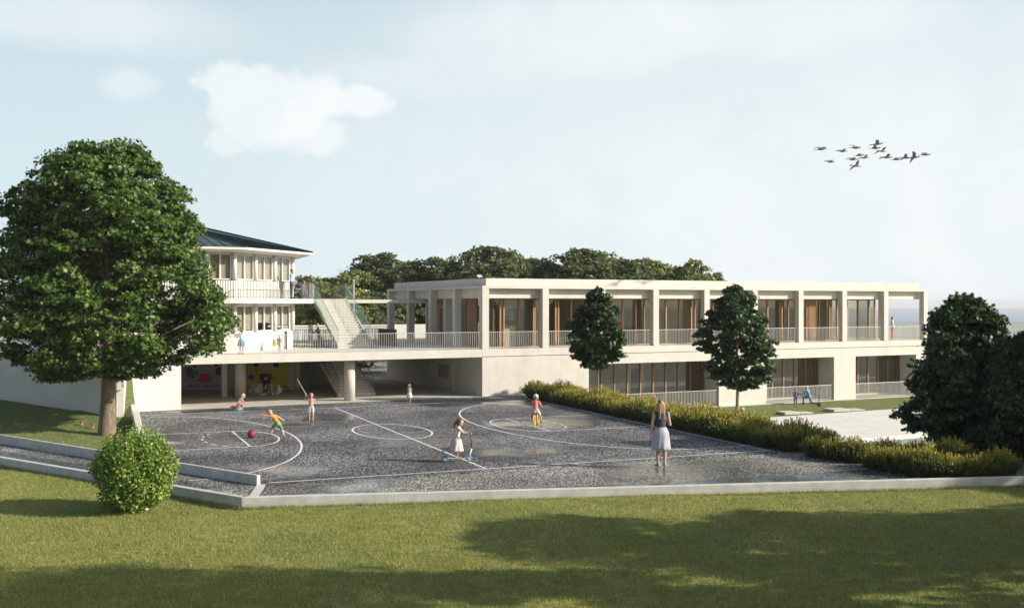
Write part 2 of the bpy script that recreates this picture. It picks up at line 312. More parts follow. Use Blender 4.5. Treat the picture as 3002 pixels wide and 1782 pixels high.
# ------------------------------------------------------------------ frames
C0 = Vector((-1.8, 62.9, 0)); AF = math.atan2(.4471, .8944); U = Vector((.8944, .4471, 0)); W = Vector((-.4471, .8944, 0))
def F(u, v, z=0): return C0 + U*u + W*v + Vector((0, 0, z))
a_ = R(67.5); S1 = Vector((math.sin(a_), math.cos(a_), 0)); S2 = Vector((-S1.y, S1.x, 0)); CO = Vector((-9.579, 56.074, 0))
def CT(s, t, z=0): return CO + S1*s + S2*t + Vector((0, 0, z))

# ------------------------------------------------------------------ ground
K3A = Vector((-7.70, 29.55)); K3B = Vector((40.0, 36.6)); K2L = Vector((-40.0, 52.8)); K1A = Vector((-7.91, 32.2)); K1L = Vector((-40.0, 56.4))
def zt(X, Y):
    """far terrain height"""
    d = max(0, math.hypot(X-10, Y-60) - 75); return -1.6 - min(28.4, d*.16)
g = MB(); rr = [0, 15, 30, 45, 60, 75, 90, 110, 140, 180, 240, 300, 500, 1000, 2500, 6000, 9000]; K = 48
for r in rr:
    for j in range(K):
        t = 2*math.pi*j/K; x = 10+r*math.cos(t); y = 60+r*math.sin(t); g.v.append((x, y, zt(x, y)))
for i in range(len(rr)-1):
    for j in range(K): g.f.append((i*K+j, i*K+(j+1) % K, (i+1)*K+(j+1) % K, (i+1)*K+j))
M['field'] = mat('far_fields', (.22, .25, .20), .95, (.34, .35, .29), scale=.01, detail=6, lo=.4, hi=.6, layers=[((.13, .17, .10), .03, .5, .6, (1, 1, 1), .6)])
struct('terrain', g, 'field')
M['sea'] = mat('sea_water', (.13, .17, .30), .35, (.17, .21, .34), scale=.002)
g = MB(); g.v = [(x, y, -29.2) for x, y in ((300, 2000), (9000, 1500), (9000, 8900), (-2000, 8900), (-2000, 3500))]; g.f = [(0, 1, 2, 3, 4)]; struct('sea', g, 'sea')
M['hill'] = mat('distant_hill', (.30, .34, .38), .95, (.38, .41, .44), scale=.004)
# low line of hills far away on the right
h = MB(); nh = 60
for i in range(nh+1):
    t = i/nh; X = 1000 + 5200*t; Y = 6200 - 900*t; top = -30 + 3 + 6*math.sin(3*t+.5)+2*math.sin(17*t)
    h.v += [(X, Y, -60), (X, Y+160, top), (X, Y+900, top - 4), (X, Y+1400, -60)]
for i in range(nh):
    for j in range(3): h.f.append((4*i+j, 4*i+4+j, 4*i+5+j, 4*i+1+j))
struct('hills', h, 'hill', True)
# front lawn, follows the outer kerbs
lawn = MB(); nx, ny = 90, 44
for i in range(nx+1):
    x = -45 + 90*i/nx
    ye = (K3A.y + (x-K3A.x)*(K3B.y-K3A.y)/(K3B.x-K3A.x)) if x > K3A.x else (K3A.y + (x-K3A.x)*(K2L.y-K3A.y)/(K2L.x-K3A.x))
    for j in range(ny+1):
        y = -14 + (ye+.1+14)*j/ny; lawn.v.append((x, y, -.2 + .05*math.sin(x*.31+1)*math.sin(y*.27) + .02*math.sin(x*1.1+y*.7)))
for i in range(nx):
    for j in range(ny): q = i*(ny+1)+j; lawn.f.append((q, q+ny+1, q+ny+2, q+1))
struct('lawn', lawn, 'lawn', True)
# court gravel (dark) between the facade line, the hedge and the front wall
CR = 11.75
pB = F(-19.9, 0); pB2 = F(3.0, 0)
CL = [(-19.9, 54.2), (-15.3, 43.0), (-12.5, 35.7)]
fr = CT(CR, -22.6)
poly = [(-19.95, 53.85), (-15.2, 42.9), (-12.45, 35.75), (-7.91, 32.3), (fr.x-17.5, fr.y-6.8), (fr.x, fr.y)]
poly = [(-19.95, 53.85), (-15.2, 42.9), (-12.45, 35.75), (-7.91, 32.3), tuple(CT(-7.5, -23.0)[:2]), tuple(CT(CR+.2, -23.0)[:2]), tuple(CT(CR+.2, 1.9)[:2]), tuple(F(3, 0)[:2])]
g = MB(); g.prism(poly, -.3, 0.0); struct('court', g, 'gravel')
# gravel apron in front of the court and ramp path between the kerbs
g = MB(); e = K3B - K3A; ed = e.normalized(); en = Vector((-ed.y, ed.x))
def k3(x, off=0): t = (x-K3A.x)/e.x; p = K3A + e*t + en*off; return (p.x, p.y)
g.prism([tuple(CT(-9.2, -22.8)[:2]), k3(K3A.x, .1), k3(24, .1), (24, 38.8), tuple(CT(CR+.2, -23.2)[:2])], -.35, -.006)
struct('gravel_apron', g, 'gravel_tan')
g = MB(); g.prism([k3(K3A.x, .1), k3(9, .1), k3(24, .1), k3(24, 3.4), k3(12, 2.6), k3(4, .95), k3(K3A.x+.6, .85)], -.35, -.002); struct('dark_gravel_strip', g, 'gravel_bluish')  # darker bluish gravel band behind the front wall
d12 = (K2L-K3A).normalized()
iN = Vector((-d12.y, d12.x)); iN = iN if iN.dot(K1L-K2L) > 0 else -iN; R3 = K3A + iN*.1 + Vector((.02, 0)); R2 = K2L + iN*.1
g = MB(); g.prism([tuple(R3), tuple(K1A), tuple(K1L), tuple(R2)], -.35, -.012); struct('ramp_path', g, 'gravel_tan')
g = MB(); g.prism([tuple(R3), tuple(K3A+(K1A-K3A)*.5), tuple(K2L+(K1L-K2L)*.62), tuple(R2)], -.34, -.008); struct('dark_ramp_strip', g, 'gravel_bluish')  # darker bluish gravel along the lawn side of the ramp
g = MB(); p0 = K1A; p1 = K3A + Vector((.1, .2)); g.wall(p0, p1, .26, -.2, .012); tag(g.build('drain_strip', 'kerb'), 'flat pale concrete strip crossing the gravel at the ramp mouth', 'drain strip')
# court markings
def ribbon(mb, pts, w, z=.006):
    pts = [Vector(p) for p in pts]; o = len(mb.v)
    for i, p in enumerate(pts):
        d = (pts[min(i+1, len(pts)-1)]-pts[max(i-1, 0)]); d.z = 0; d.normalize(); nn = Vector((-d.y, d.x, 0))*w/2
        mb.v += [(p.x+nn.x, p.y+nn.y, z), (p.x-nn.x, p.y-nn.y, z)]
    for i in range(len(pts)-1): mb.f.append((o+2*i, o+2*i+1, o+2*i+3, o+2*i+2))
def seg(a, b, nn=14): return [CT(a[0]+(b[0]-a[0])*i/nn, a[1]+(b[1]-a[1])*i/nn) for i in range(nn+1)]
def arc(c, ra, rb, t0, t1, nn=40): return [CT(c[0]+ra*math.cos(R(t0+(t1-t0)*i/nn)), c[1]+rb*math.sin(R(t0+(t1-t0)*i/nn))) for i in range(nn+1)]
mk = MB(); lw = .085
lines = [seg((-9.9, -.25), (0, 0)), seg((0, 0), (8.6, .55)), seg((-7.2, -22.5), (CR, -22.55)), seg((0, 0), (.1, -22.5)), seg((CR-.12, .5), (CR-.12, -22.5)),
         arc((0, -11.2), 1.62, 2.85, 0, 360, 60)]
for s in (-1, 1):
    e0 = 10.1 if s < 0 else CR
    lines += [seg((s*6.5, -8.5), (s*6.5, -13.85)), seg((s*6.5, -8.5), (s*e0, -8.5)), seg((s*6.5, -13.85), (s*(9.6 if s < 0 else e0), -13.85)),
              arc((s*6.5, -11.18), 1.52, 2.68, 90 if s < 0 else 90, -90 if s < 0 else 270)]
    a3 = arc((s*9.5, -11.1), 5.2, 10.0, 90, -90 if s < 0 else 270, 60); lines.append([p for p in a3])
    if s > 0: lines += [seg((9.5, -1.1), (CR, -1.1)), seg((9.5, -21.1), (CR, -21.1))]
for l in lines: ribbon(mk, l, lw)
for s in (-1, 1):
    dsh = arc((s*6.5, -11.18), 1.52, 2.68, 90, 270 if s < 0 else -90, 54)
    for i in range(0, 54, 6): ribbon(mk, dsh[i:i+4], lw)
struct('court_markings', mk, 'line')
# undercroft floor + rear yard
g = MB(); g.prism([tuple(F(-21, .002)[:2]), tuple(F(-.0, .002)[:2]), tuple(F(-.0, 32)[:2]), tuple(F(-21, 32)[:2])], -.3, .012); struct('undercroft_floor', g, 'floor')
g = MB(); g.v += [tuple(F(-30, 32, 0)), tuple(F(20, 32, 0)), tuple(F(20, 44, 2.0)), tuple(F(-30, 44, 2.0))]; g.f.append((0, 1, 2, 3)); struct('gravel_bank', g, 'gravel_lt')
g = MB(); g.prism([tuple(F(.3, 16.9)[:2]), tuple(F(40, 16.9)[:2]), tuple(F(40, 32)[:2]), tuple(F(.3, 32)[:2])], -.3, 0); struct('rear_yard', g, 'gravel_lt')
# lower lawn and pale path in front of the right wing
def lowz(y): return -1.4
g = MB(); e1 = at(2205, 1225, -1.38); e2 = at(2669, 1194, -1.38); dd = (e2-e1).normalized(); q1 = e1 - dd*16; q2 = e1 + dd*34
g.prism([tuple(q1[:2]), tuple(q2[:2]), tuple(F(44, -.25)[:2]), tuple(F(2.6, -.25)[:2])], -1.75, -1.40); struct('lower_lawn', g, 'lawn2')
g = MB(); s2 = dd.cross(Vector((0, 0, 1)))*1.0
g.prism([tuple(q1[:2]), tuple((q1 + s2*10)[:2]), tuple((q2 + s2*10)[:2]), tuple(q2[:2])], -1.75, -1.385); struct('path', g, 'path')
g = MB(); p0 = Vector(F(2.7, -.26)[:2]); p1 = Vector(F(43, -.26)[:2]); g.wall(p0, p1, .24, -1.6, -1.36); struct('plinth_strip', g, 'conc_new')
# planting bed at the court edge with its retaining wall
g = MB(); a = CT(CR+.2, 2.0); b = CT(CR+.2, -23.6)
b2 = b + Vector((9.5, -3.6, 0)); g.prism([tuple(a[:2]), tuple(b[:2]), (20, 35.2), (27, 36.0), (27, 39.5), tuple(CT(CR+3.2, -21.5)[:2]), tuple(CT(CR+2.3, 2.2)[:2])], -1.7, -.02)
struct('planting_bed', g, 'soil')
M['turfdk'] = M['lawn2']
# bank lawn on the left
def bankz(x, y):
    base = .02 + max(0, (-x-16.5))*.068 + max(0, min(1, (y-44.5-max(0, -x-17.9)*.4)/2.5))*.38*max(0, min(1, (-x-15.6)/1.5))
    # rises towards the terrace wall between the white walls
    if x > -20.2:
        base += max(0, min(1, (y-47.5)/6.0))**1.2*1.35
    return base
g = MB(); nx, ny = 60, 40; pts = {}
for i in range(nx+1):
    for j in range(ny+1):
        tx = i/nx; ty = j/ny
        f = K1L + (Vector((-12.5, 35.68)) - K1L)*tx       # along kerb
        bk = Vector((-40.0, 60.4)) + (Vector((-19.9, 54.3)) - Vector((-40.0, 60.4)))*tx
        p = f + (bk-f)*ty; g.v.append((p.x, p.y, bankz(p.x, p.y) if 0 < i and 0 < j else bankz(p.x, p.y)))
for i in range(nx):
    for j in range(ny): q = i*(ny+1)+j; g.f.append((q, q+ny+1, q+ny+2, q+1))
struct('bank_lawn', g, 'lawn2', True)

# ------------------------------------------------------------------ kerbs and retaining walls
def kerbwall(name, a, b, t, z0, z1, label, m='kerb', z0b=None, z1b=None, cat='low wall', bevel=.015):
    g = MB(); g.wall(a, b, t, z0, z1, z0b, z1b); o = g.build(name, m, bevel=bevel); return tag(o, label, cat)
kerbwall('low_wall', K3A, K3B, .22, -.35, .10, 'long low pale concrete wall along the front edge of the gravel court')
kerbwall('low_wall', K2L, K3A - (K3A-K2L).normalized()*0.0, .22, -.35, .10, 'low concrete wall on the lawn side of the gravel ramp, behind the round shrub')
kerbwall('low_wall', K1L, K1A, .14, -.3, .42, 'thin grey concrete wall between gravel ramp and tree bank, ending at the court', z1b=.29)
g = MB(); c1 = (-12.35, 35.7); c2 = (-15.3, 43.0); c3 = (-19.6, 53.85)
g.wall(c1, c2, .28, -.3, .40, None, .52); g.wall(c2, c3, .28, -.3, .52, None, 1.05); g.wall(c3, (-20.9, 54.0+2.2), .2, .1, 1.05, None, 2.4)
tag(g.build('low_wall', 'white', bevel=.02), 'white sloping kerb wall beside the grass bank at the left court edge', 'low wall')
# tall white retaining wall in the tree's shade
g = MB(); a = (-34.6, 55.0); b = (-17.9, 47.0)
g.wall(a, b, .3, -.5, 3.85, None, 2.86); g.wall((b[0]+.0, b[1]+.01), (-20.9, 55.6), -.3, -.3, 2.86, None, 2.86)
wl = tag(g.build('retaining_wall', 'white'), 'tall white rendered wall behind the large tree trunk, dappled with its shade', 'wall')
g = MB(); g.wall(F(-21.8, 0), F(-17.6, 0), .3, -.3, 2.369); g.wall(F(-17.9, .301), F(-17.9, 13), .3, -.3, 2.36)
tag(g.build('retaining_wall', 'white'), 'smooth white wall under the left end of the terrace, beside the open undercroft', 'wall')

# ------------------------------------------------------------------ railing builder
def railing(parent, pts, h, m, gap=.115, bar=.009, rail=.018, low=.0, name='railing', posts=2.0, kind=None):
    """picket railing along 3-D points (local to parent); returns the railing part"""
    root = MB(); bal = MB(); post = []
    top = MB(); top.tube([Vector(p)+Vector((0, 0, h)) for p in pts], rail, 5)
    for a, b in zip(pts[:-1], pts[1:]):
        a = Vector(a); b = Vector(b); d = b-a; L_ = math.hypot(d.x, d.y); nb = max(1, int(L_/gap))
        for i in range(nb+1):
            p = a + d*(i/nb); bal.box(p.x-bar, p.x+bar, p.y-bar, p.y+bar, p.z+low, p.z+h)
    o = bal.build(name, m, parent)
    top.build('handrail', m, o)
    bt = MB(); bt.tube([Vector(p)+Vector((0, 0, .09+low)) for p in pts], rail*.7, 4); bt.build('bottom_rail', m, o)
    return o

# ------------------------------------------------------------------ school pavilion (right)
ZS, ZT = 2.85, 6.54; BAY = 4.145; PW = .45; NB = 9; LU = 37.75; LV = 17.03
PV = thing('school_pavilion', 'two storey pale concrete school wing with a pier colonnade and timber framed windows', 'building', C0, AF)
def pb(name, m, *boxes, parent=PV, bevel=0, smooth=False):
    g = MB()
    for b in boxes: g.box(*b)
    return g.build(name, m, parent, bevel=bevel)
def pbs(nm, m, *boxes, parent=PV, bevel=0):
    for q in boxes: pb(nm, m, q, parent=parent, bevel=bevel)
# roof frame plate, parapet
pb('roof_slab', 'conc', (0, LU, 0, LV, ZT, 6.71), bevel=.01)
pb('parapet', 'conc', (.45, 37.3, .45, LV-.45, 6.712, 7.175), bevel=.015)
pb('floor_slab', 'conc', (0, LU, 0, LV, 2.41, ZS-.0), bevel=.012)
# lower storey walls with three openings in front
OP = [(7.49, 17.8), (21.97, 28.2), (30.3, 36.5)]
lw_ = MB(); zt0 = 2.38; LB = -1.38
prev = 0.0
for (a, b) in OP + [(LU, None)]:
    lw_.box(prev, a, 0.0, 1.6 if prev > 0 else .5, -1.7, zt0)
    if b: lw_.box(a, b, 0.0, .5, 1.75, zt0); prev = b
lw_.box(0, .35, .5, LV, -.6, zt0)
lw_.box(LU-.35, LU, 1.6, LV, -1.7, zt0)
lw_.box(.35, LU-.35, LV-.35, LV, -1.7, zt0)
lw_.build('ground_wall', 'conc', PV)
# shadow joint between the storeys
pb('wall_joint', 'dark', (.05, LU-.02, .03, .5, 2.381, 2.409))
# lower recess: glazed line
for k, (a, b) in enumerate(OP):
    wv = 1.9
    w_ = pb('window', 'glass', (a-.2, b+.2, wv, wv+.02, -1.2, 2.0))
    fr_ = MB(); nm = max(3, round((b-a)/1.05)); 
    for i in range(nm+1):
        x = a + (b-a)*i/nm; fr_.box(x-.045, x+.045, wv-.08, wv+.08, -1.19, 1.99)
    fr_.box(a-.2, b+.2, wv-.075, wv+.075, -1.28, -1.2); fr_.build('window_frame', 'wood', w_)
    pb('sill', 'conc_new', (a, b, wv-.25, wv-.08, -1.42, -1.22), parent=w_)
    railing(PV, [(a+.02, .12, -1.38), (b-.02, .12, -1.38)], 1.1, 'rail_w', gap=.12, bar=.013)
# interior of the lower storey
pbs('lower_interior', 'int', (.4, LU-.4, 6.6, 6.8, -1.3, 2.3), (19.8, 20.0, 1.95, 6.6, -1.3, 2.3), (29.2, 29.4, 1.95, 6.6, -1.3, 2.3), (13.2, 13.4, 4.2, 6.6, -1.3, 2.3))
pb('lower_floor', 'floor', (.4, LU-.4, .5, LV-.4, -1.5, -1.3))
pbs('lower_door', 'dark', (14.6, 15.6, 6.5, 6.59, -1.28, .9), (24, 25, 6.5, 6.59, -1.28, .9), (9.2, 10.6, 6.5, 6.59, -.2, 1.0))
for x in (9.5, 14.2, 17.2, 24.5, 33): MB().lathe([(.18, -1.299), (.18, 2.38)], (x, 4.0, 0), 14).build('interior_column', 'int', PV, True)
# piers, upper storey
def pier(u, v, nm='pier'): pb(nm, 'conc', (u, u+PW, v, v+PW, ZS+.001, ZT-.001), bevel=.01)
for i in range(NB+1): pier(i*BAY, 0)
for i in range(1, 5): pier(0, i*BAY)
for i in range(1, NB+1): pier(i*BAY, 4*BAY)
for i in (1, 2, 3): pier(NB*BAY, i*BAY)
# upstand beam on the wall line behind the piers
VB = .452
pbs('lintel_beam', 'conc', (.452, LU-.452, VB, VB+.22, 5.95, ZT-.002), (.452, .672, VB+.221, LV-.452, 5.95, ZT-.002),
   (.673, LU-.452, LV-.68, LV-.452, 5.95, ZT-.002), (LU-.68, LU-.452, VB+.221, LV-.681, 5.95, ZT-.002), bevel=.006)
# glazing of each front bay
EV = 12.4          # depth of the closed rooms
gv = 1.25
PAT = {0: (.25, [1.35, 1.6, 2.65, 3.7]), 1: (.2, [1.15, 1.35, 2.3, 3.4]), 2: (.2, [1.0, 2.1, 3.1]), 3: (.2, [.4, 1.4, 2.5, 3.5]),
       4: (.2, [1.2, 2.4, 3.4]), 5: (.2, [.6, 1.9, 3.0, 3.2]), 6: (.2, [.3, 1.4, 2.6, 3.6]), 7: (.2, [.2, 1.2, 2.3, 3.4])}
for i in range(8):
    a = i*BAY + PW*.3; b = (i+1)*BAY + PW*.7
    if i == 0: a = .7
    w_ = pb('window', 'glass', (a, b, gv, gv+.02, ZS+.1, 5.949))
    f_ = MB(); f_.box(a, b, gv-.07, gv+.07, 5.87, 5.948); f_.box(a, b, gv-.07, gv+.07, ZS+.002, ZS+.1)
    for x in PAT[i][1]:
        xx = i*BAY+PW+x; f_.box(xx-.05, xx+.05, gv-.075, gv+.075, ZS+.1, 5.87)
    f_.box(a-.06, a+.001, gv-.07, gv+.07, ZS+.1, 5.87); f_.build('window_frame', 'wood', w_)
    r_ = railing(PV, [(i*BAY+PW+.01, .16, ZS), ((i+1)*BAY-.01, .16, ZS)], 1.04, 'rail_w', gap=.125, bar=.009)
railing(PV, [(8*BAY+PW+.01, .16, ZS), (9*BAY-.01, .16, ZS)], 1.04, 'rail_w', gap=.125, bar=.009)
railing(PV, [(8*BAY+PW, LV-.2, ZS), (LU-.46, LV-.2, ZS)], 1.04, 'rail_w', gap=.125, bar=.009)
railing(PV, [(LU-.2, PW, ZS), (LU-.2, 3.9, ZS)], 1.04, 'rail_w', gap=.125, bar=.009)
# slatted timber panels seen in two bays
for (i, x0, x1) in ((4, .1, .8), (5, .02, .75), (6, 1.5, 2.2)):
    g = MB(); x = x0
    while x < x1: g.box(i*BAY+PW+x, i*BAY+PW+x+.06, gv-.13, gv-.08, ZS+.1, 5.86); x += .115
    g.build('slat_screen', 'wood', PV)
# ceiling soffit, interior
pbs('interior_wall', 'int', (.7, 7*BAY, 7.5, 7.7, ZS+.01, 6.5), (2*BAY+.1, 2*BAY+.3, gv+.1, 7.49, ZS+.01, 6.5), (4*BAY+.1, 4*BAY+.3, gv+.1, 7.49, ZS+.01, 6.5),
   (5*BAY+.1, 5*BAY+.3, gv+.1, 7.49, ZS+.01, 6.5), (7*BAY+.1, 7*BAY+.3, gv+.1, 10.0, ZS+.01, 6.5))
pbs('interior_door', 'wooddk', (2.6, 3.6, 7.40, 7.49, ZS+.01, 5.0), (11.4, 12.3, 7.40, 7.49, ZS+.01, 5.0), (19.0, 20.0, 7.40, 7.49, ZS+.01, 5.0), (23.6, 24.5, 7.40, 7.49, ZS+.01, 5.0),
   (26.2, 27.6, 4.0, 4.1, ZS+.01, 5.8))
pb('interior_floor', 'intfloor', (.7, 8*BAY+.3, gv+.09, EV, ZS+.001, ZS+.02))
pbs('interior_column', 'int', (6.0, 6.3, 4.5, 4.8, ZS+.02, 6.5), (14.5, 14.8, 4.0, 4.3, ZS+.02, 6.5), (20.6, 20.9, 3.5, 3.8, ZS+.02, 6.5))
pbs('cupboard', 'wooddk', (9.2, 11.0, 6.9, 7.39, ZS+.02, 4.2), (13.0, 15.5, 6.9, 7.39, ZS+.02, 4.0), (17.2, 18.7, 6.9, 7.39, ZS+.02, 4.4))
# framed child painting in the first room
fp = pb('wall_painting', cm((.35, .62, .72), nm='paint'), (3.05, 3.62, 3.00, 3.03, 4.55, 5.5)); g = MB()
for (x, z, r) in ((3.33, 5.15, .14), (3.27, 5.28, .10), (3.42, 5.26, .11), (3.34, 5.03, .09)): g.ell((x, 2.99, z), (r, .01, r), 10, 6)
g.box(3.31, 3.36, 2.985, 2.999, 4.7, 5.0); g.build('painted_tree', cm((.75, .42, .08), nm='paint'), fp)
tb = MB(); tb.box(2.9, 3.7, 2.9, 3.2, ZS+.02, 4.2); tb.build('painting_stand', 'int', PV)
# far glazing of the see-through room (bay 8) and its end wall
w_ = pb('window', 'glass', (7*BAY+.3, 8*BAY+.3, 8.5, 8.52, ZS+.1, 5.95)); f_ = MB()
for x in (.5, 1.3, 1.5, 2.4, 3.2, 4.0): f_.box(7*BAY+x-.05, 7*BAY+x+.05, 8.45, 8.57, ZS+.02, 5.95)
f_.box(7*BAY+.3, 8*BAY+.3, 8.44, 8.58, 5.95, 6.5); f_.build('window_frame', 'wood', w_)
w_ = pb('window', 'glass', (8*BAY+.31, 8*BAY+.33, gv, 8.5, ZS+.1, 5.95)); f_ = MB()
for v in (gv, 3.0, 4.8, 6.6, 8.4): f_.box(8*BAY+.27, 8*BAY+.37, v-.05, v+.05, ZS+.02, 5.95)
f_.box(8*BAY+.25, 8*BAY+.39, gv, 8.5, 5.95, 6.5); f_.build('window_frame', 'wood', w_)
# side elevation (facing the stairs)
us = 1.35
def sidepiece(nm, m, v0, v1, z0, z1, t=.08): return pb(nm, m, (us, us+t, v0, v1, z0, z1))
sidepiece('side_wall', 'wood', 10.2, EV, ZS+.01, 6.5, .1)
w_ = sidepiece('window', 'glass_side', 1.25, 3.7, ZS+.1, 6.3, .02); f_ = MB()
for v in (1.3, 1.95, 2.6, 3.25, 3.7): f_.box(us-.05, us+.07, v-.04, v+.04, ZS+.02, 6.5)
f_.build('window_frame', 'wooddk', w_)
sidepiece('side_wall', 'wood', 3.74, 5.4, ZS+.01, 6.5, .1)
w_ = sidepiece('window', 'glass_side', 5.4, 7.4, ZS+.1, 5.6, .02); f_ = MB()
for v in (5.4, 6.3, 7.4): f_.box(us-.05, us+.07, v-.05, v+.05, ZS+.02, 6.5)
f_.box(us-.04, us+.06, 5.45, 7.35, 5.6, 6.5); f_.build('window_frame', 'wood', w_)
sidepiece('side_wall', 'wood', 7.46, 9.3, ZS+.01, 6.5, .1)
dr = sidepiece('door', 'wood', 9.3, 10.2, ZS+.01, 6.5, .06); g = MB(); g.box(us-.02, us-.002, 9.5, 9.95, ZS+.2, 5.3); g.build('door_pane', 'glass_side', dr)
pb('back_wall', 'int', (us, 7*BAY, EV, EV+.2, ZS+.01, 6.5))
# undercroft side: column line + children's mural
for v in (4.3, 8.2): pb('wall_pilaster', 'conc', (-.12, -.001, v, v+.45, .012, 2.40))
g = MB(); g.box(-.03, -.002, 5.1, 6.9, .75, 1.65); mu = g.build('wall_mural', cm((.34, .33, .31), nm='paint'), PV)
for (c, nn_) in (((.12, .25, .5), 9), ((.55, .25, .12), 9), ((.2, .42, .5), 7), ((.6, .5, .15), 5)):
    for _ in range(nn_): MB().ell((-.035, random.uniform(5.2, 6.8), random.uniform(.8, 1.6)), (.006, random.uniform(.05, .14), random.uniform(.04, .12)), 8, 5).build('mural_shape', cm(c, nm='paint'), mu)

# ------------------------------------------------------------------ terrace walkway
TW = thing('terrace_walkway', 'long raised concrete terrace joining the two school buildings over the undercroft', 'terrace', C0, AF)
pb('slab', 'conc', (-24.0, -.003, 0, 17.0, 2.375, ZS-.0), parent=TW, bevel=.012)
def uv(p): d = Vector(p)-C0; return d.dot(U), d.dot(W)
cu, cv = uv(at(1025, 1173)); g = MB(); g.lathe([(.31, .013), (.31, 2.374)], (cu, cv, 0), 24); g.build('round_column', 'conc_new', TW, True)
cu, cv = uv(at(692, 1166)); g = MB(); g.lathe([(.33, .013), (.33, 2.374)], (cu+.25, cv, 0), 22); g.build('round_column', 'conc_new', TW, True)
cu, cv = uv(at(666, 1163)); pb('square_column', 'conc', (cu-.3, cu, cv, cv+.4, .013, 2.374), parent=TW)
railing(TW, [(-23.5, .10, ZS), (-.05, .10, ZS)], 1.04, 'rail_w', gap=.14, bar=.009)
railing(TW, [(-9.5, 16.5, ZS), (-.2, 16.5, ZS)], 1.1, 'rail_g', gap=.12, bar=.012)
railing(TW, [(-10.6, 5.2, ZS), (-10.6, 8.6, ZS), (-8.1, 8.6, ZS), (-7.6, 6.2, ZS)], 1.1, 'rail_g', gap=.12, bar=.012)
railing(TW, [(-5.0, 9.5, ZS), (-3.3, 9.5, ZS), (-3.3, 6.0, ZS)], 1.1, 'rail_g', gap=.10, bar=.014)
pb('rear_parapet', 'white', (-13, 6, 22.0, 22.3, 1.0, 3.95), parent=TW)
# ------------------------------------------------------------------ stairs
def stair(label, u0, u1, v0, z0, v1, z1, nst, mrail, group=None):
    T = thing('staircase', label, 'staircase', C0, AF)
    g = MB(); dv = (v1-v0)/nst; dz = (z1-z0)/nst
    for i in range(nst):
        g.box(u0+.06, u1-.06, v0+i*dv, v1 if i == nst-1 else v0+(i+1)*dv+.03, z0+max(0, (i-1))*dz+.0, z0+(i+1)*dz-.001*(i % 2)-.001)
    g.build('steps', 'conc_new', T)
    g = MB()
    for i in range(nst): g.box(u0+.055, u1-.055, v0+i*dv-.035, v0+(i+1)*dv-.04, z0+(i+1)*dz+.0, z0+(i+1)*dz+.035)
    g.build('treads', 'path', T)
    for u in (u0, u1):
        g = MB(); a = u-.05; b = u+.05
        g.add([(a, v0-.1, z0), (b, v0-.1, z0), (b, v1, z1-.25), (a, v1, z1-.25), (a, v0-.1, z0+.22), (b, v0-.1, z0+.22), (b, v1, z1+.08), (a, v1, z1+.08)],
              [(0,3,2,1),(4,5,6,7),(0,1,5,4),(1,2,6,5),(2,3,7,6),(3,0,4,7)]); g.build('stringer', 'conc_new', T)
        railing(T, [(u, v0, z0+.1), (u, v1, z1+.06)], 1.02, mrail, gap=.17, bar=.007, rail=.022)
    return T
stair('upper concrete staircase with teal railings climbing from the terrace to the gallery', -7.35, -5.15, 5.35, ZS, 10.95, 5.9, 19, 'rail_t')
stair('lower concrete staircase with dark railings rising from the undercroft floor', -7.95, -5.75, 3.3, .012, 8.0, 2.374, 15, 'rail_g')

# ------------------------------------------------------------------ old polygonal building (left)
OB = thing('polygonal_school_building', 'white older school building with a dark green standing seam roof and wrapped gallery', 'building', (0, 0, 0), 0)
E = [Vector((-12.36, 64.3)), Vector((-14.8, 57.9)), Vector((-21.5, 54.55)), Vector((-39.5, 78.5)), Vector((-40, 95)), Vector((-30, 99)), Vector((-19.5, 84))]
APX = Vector((-29.8, 75, 12.75)); ze = 8.76
def inset(poly, d):
    out = []
    n_ = len(poly)
    for i in range(n_):
        a = poly[i-1]; b = poly[i]; c = poly[(i+1) % n_]
        d1 = (b-a).normalized(); d2 = (c-b).normalized(); n1 = Vector((d1.y, -d1.x)); n2 = Vector((d2.y, -d2.x))
        cen = Vector((-27, 75))
        if (cen-b).dot(n1) < 0: n1 = -n1
        if (cen-b).dot(n2) < 0: n2 = -n2
        bi = (n1+n2).normalized(); out.append(b + bi*d/max(.3, bi.dot(n1)))
    return out
Wp = inset(E, 1.15); Wp2 = inset(E, 1.05)
g = MB(); o_ = [(*p, ze) for p in E]; g.v += o_ + [tuple(APX)]; nE = len(E)
for i in range(nE): g.f.append((i, (i+1) % nE, nE))
rf = g.build('roof', 'roof', OB)
# standing seams: straight ribs up every facet
g = MB()
for i in range(nE):
    a = Vector((*E[i], ze)); b = Vector((*E[(i+1) % nE], ze)); d = (b-a); L_ = d.length; d.normalize(); nr = (b-a).cross(APX-a).normalized(); nr = nr if nr.z > 0 else -nr
    up = nr.cross(d); up = up if up.z > 0 else -up
    ca = (APX-a).dot(d); hgt = (APX-a).dot(up); k = int(L_/.5)
    for j in range(1, k):
        s = L_*j/k; hh = hgt*(s/ca if s < ca else (L_-s)/(L_-ca))
        if ca > L_: hh = hgt*s/ca - 0 if s/ca < 1 else 0
        if hh < .1: continue
        top = a + d*s + up*hh*.985
        if ca > L_: # skewed facet: clip on the far hip
            hh = min(hh, hgt*(L_-s)/(ca-L_) if False else hh)
            # hip line from b to apex
            if s > 0: pass
        g.tube([a+d*s+nr*.02, top+nr*.02], .028, 4)
    for q in (a,): g.tube([q+nr*.03, APX+Vector((0, 0, .05))], .06, 5)
g.build('roof_seams', 'roofseam', rf)
g = MB()
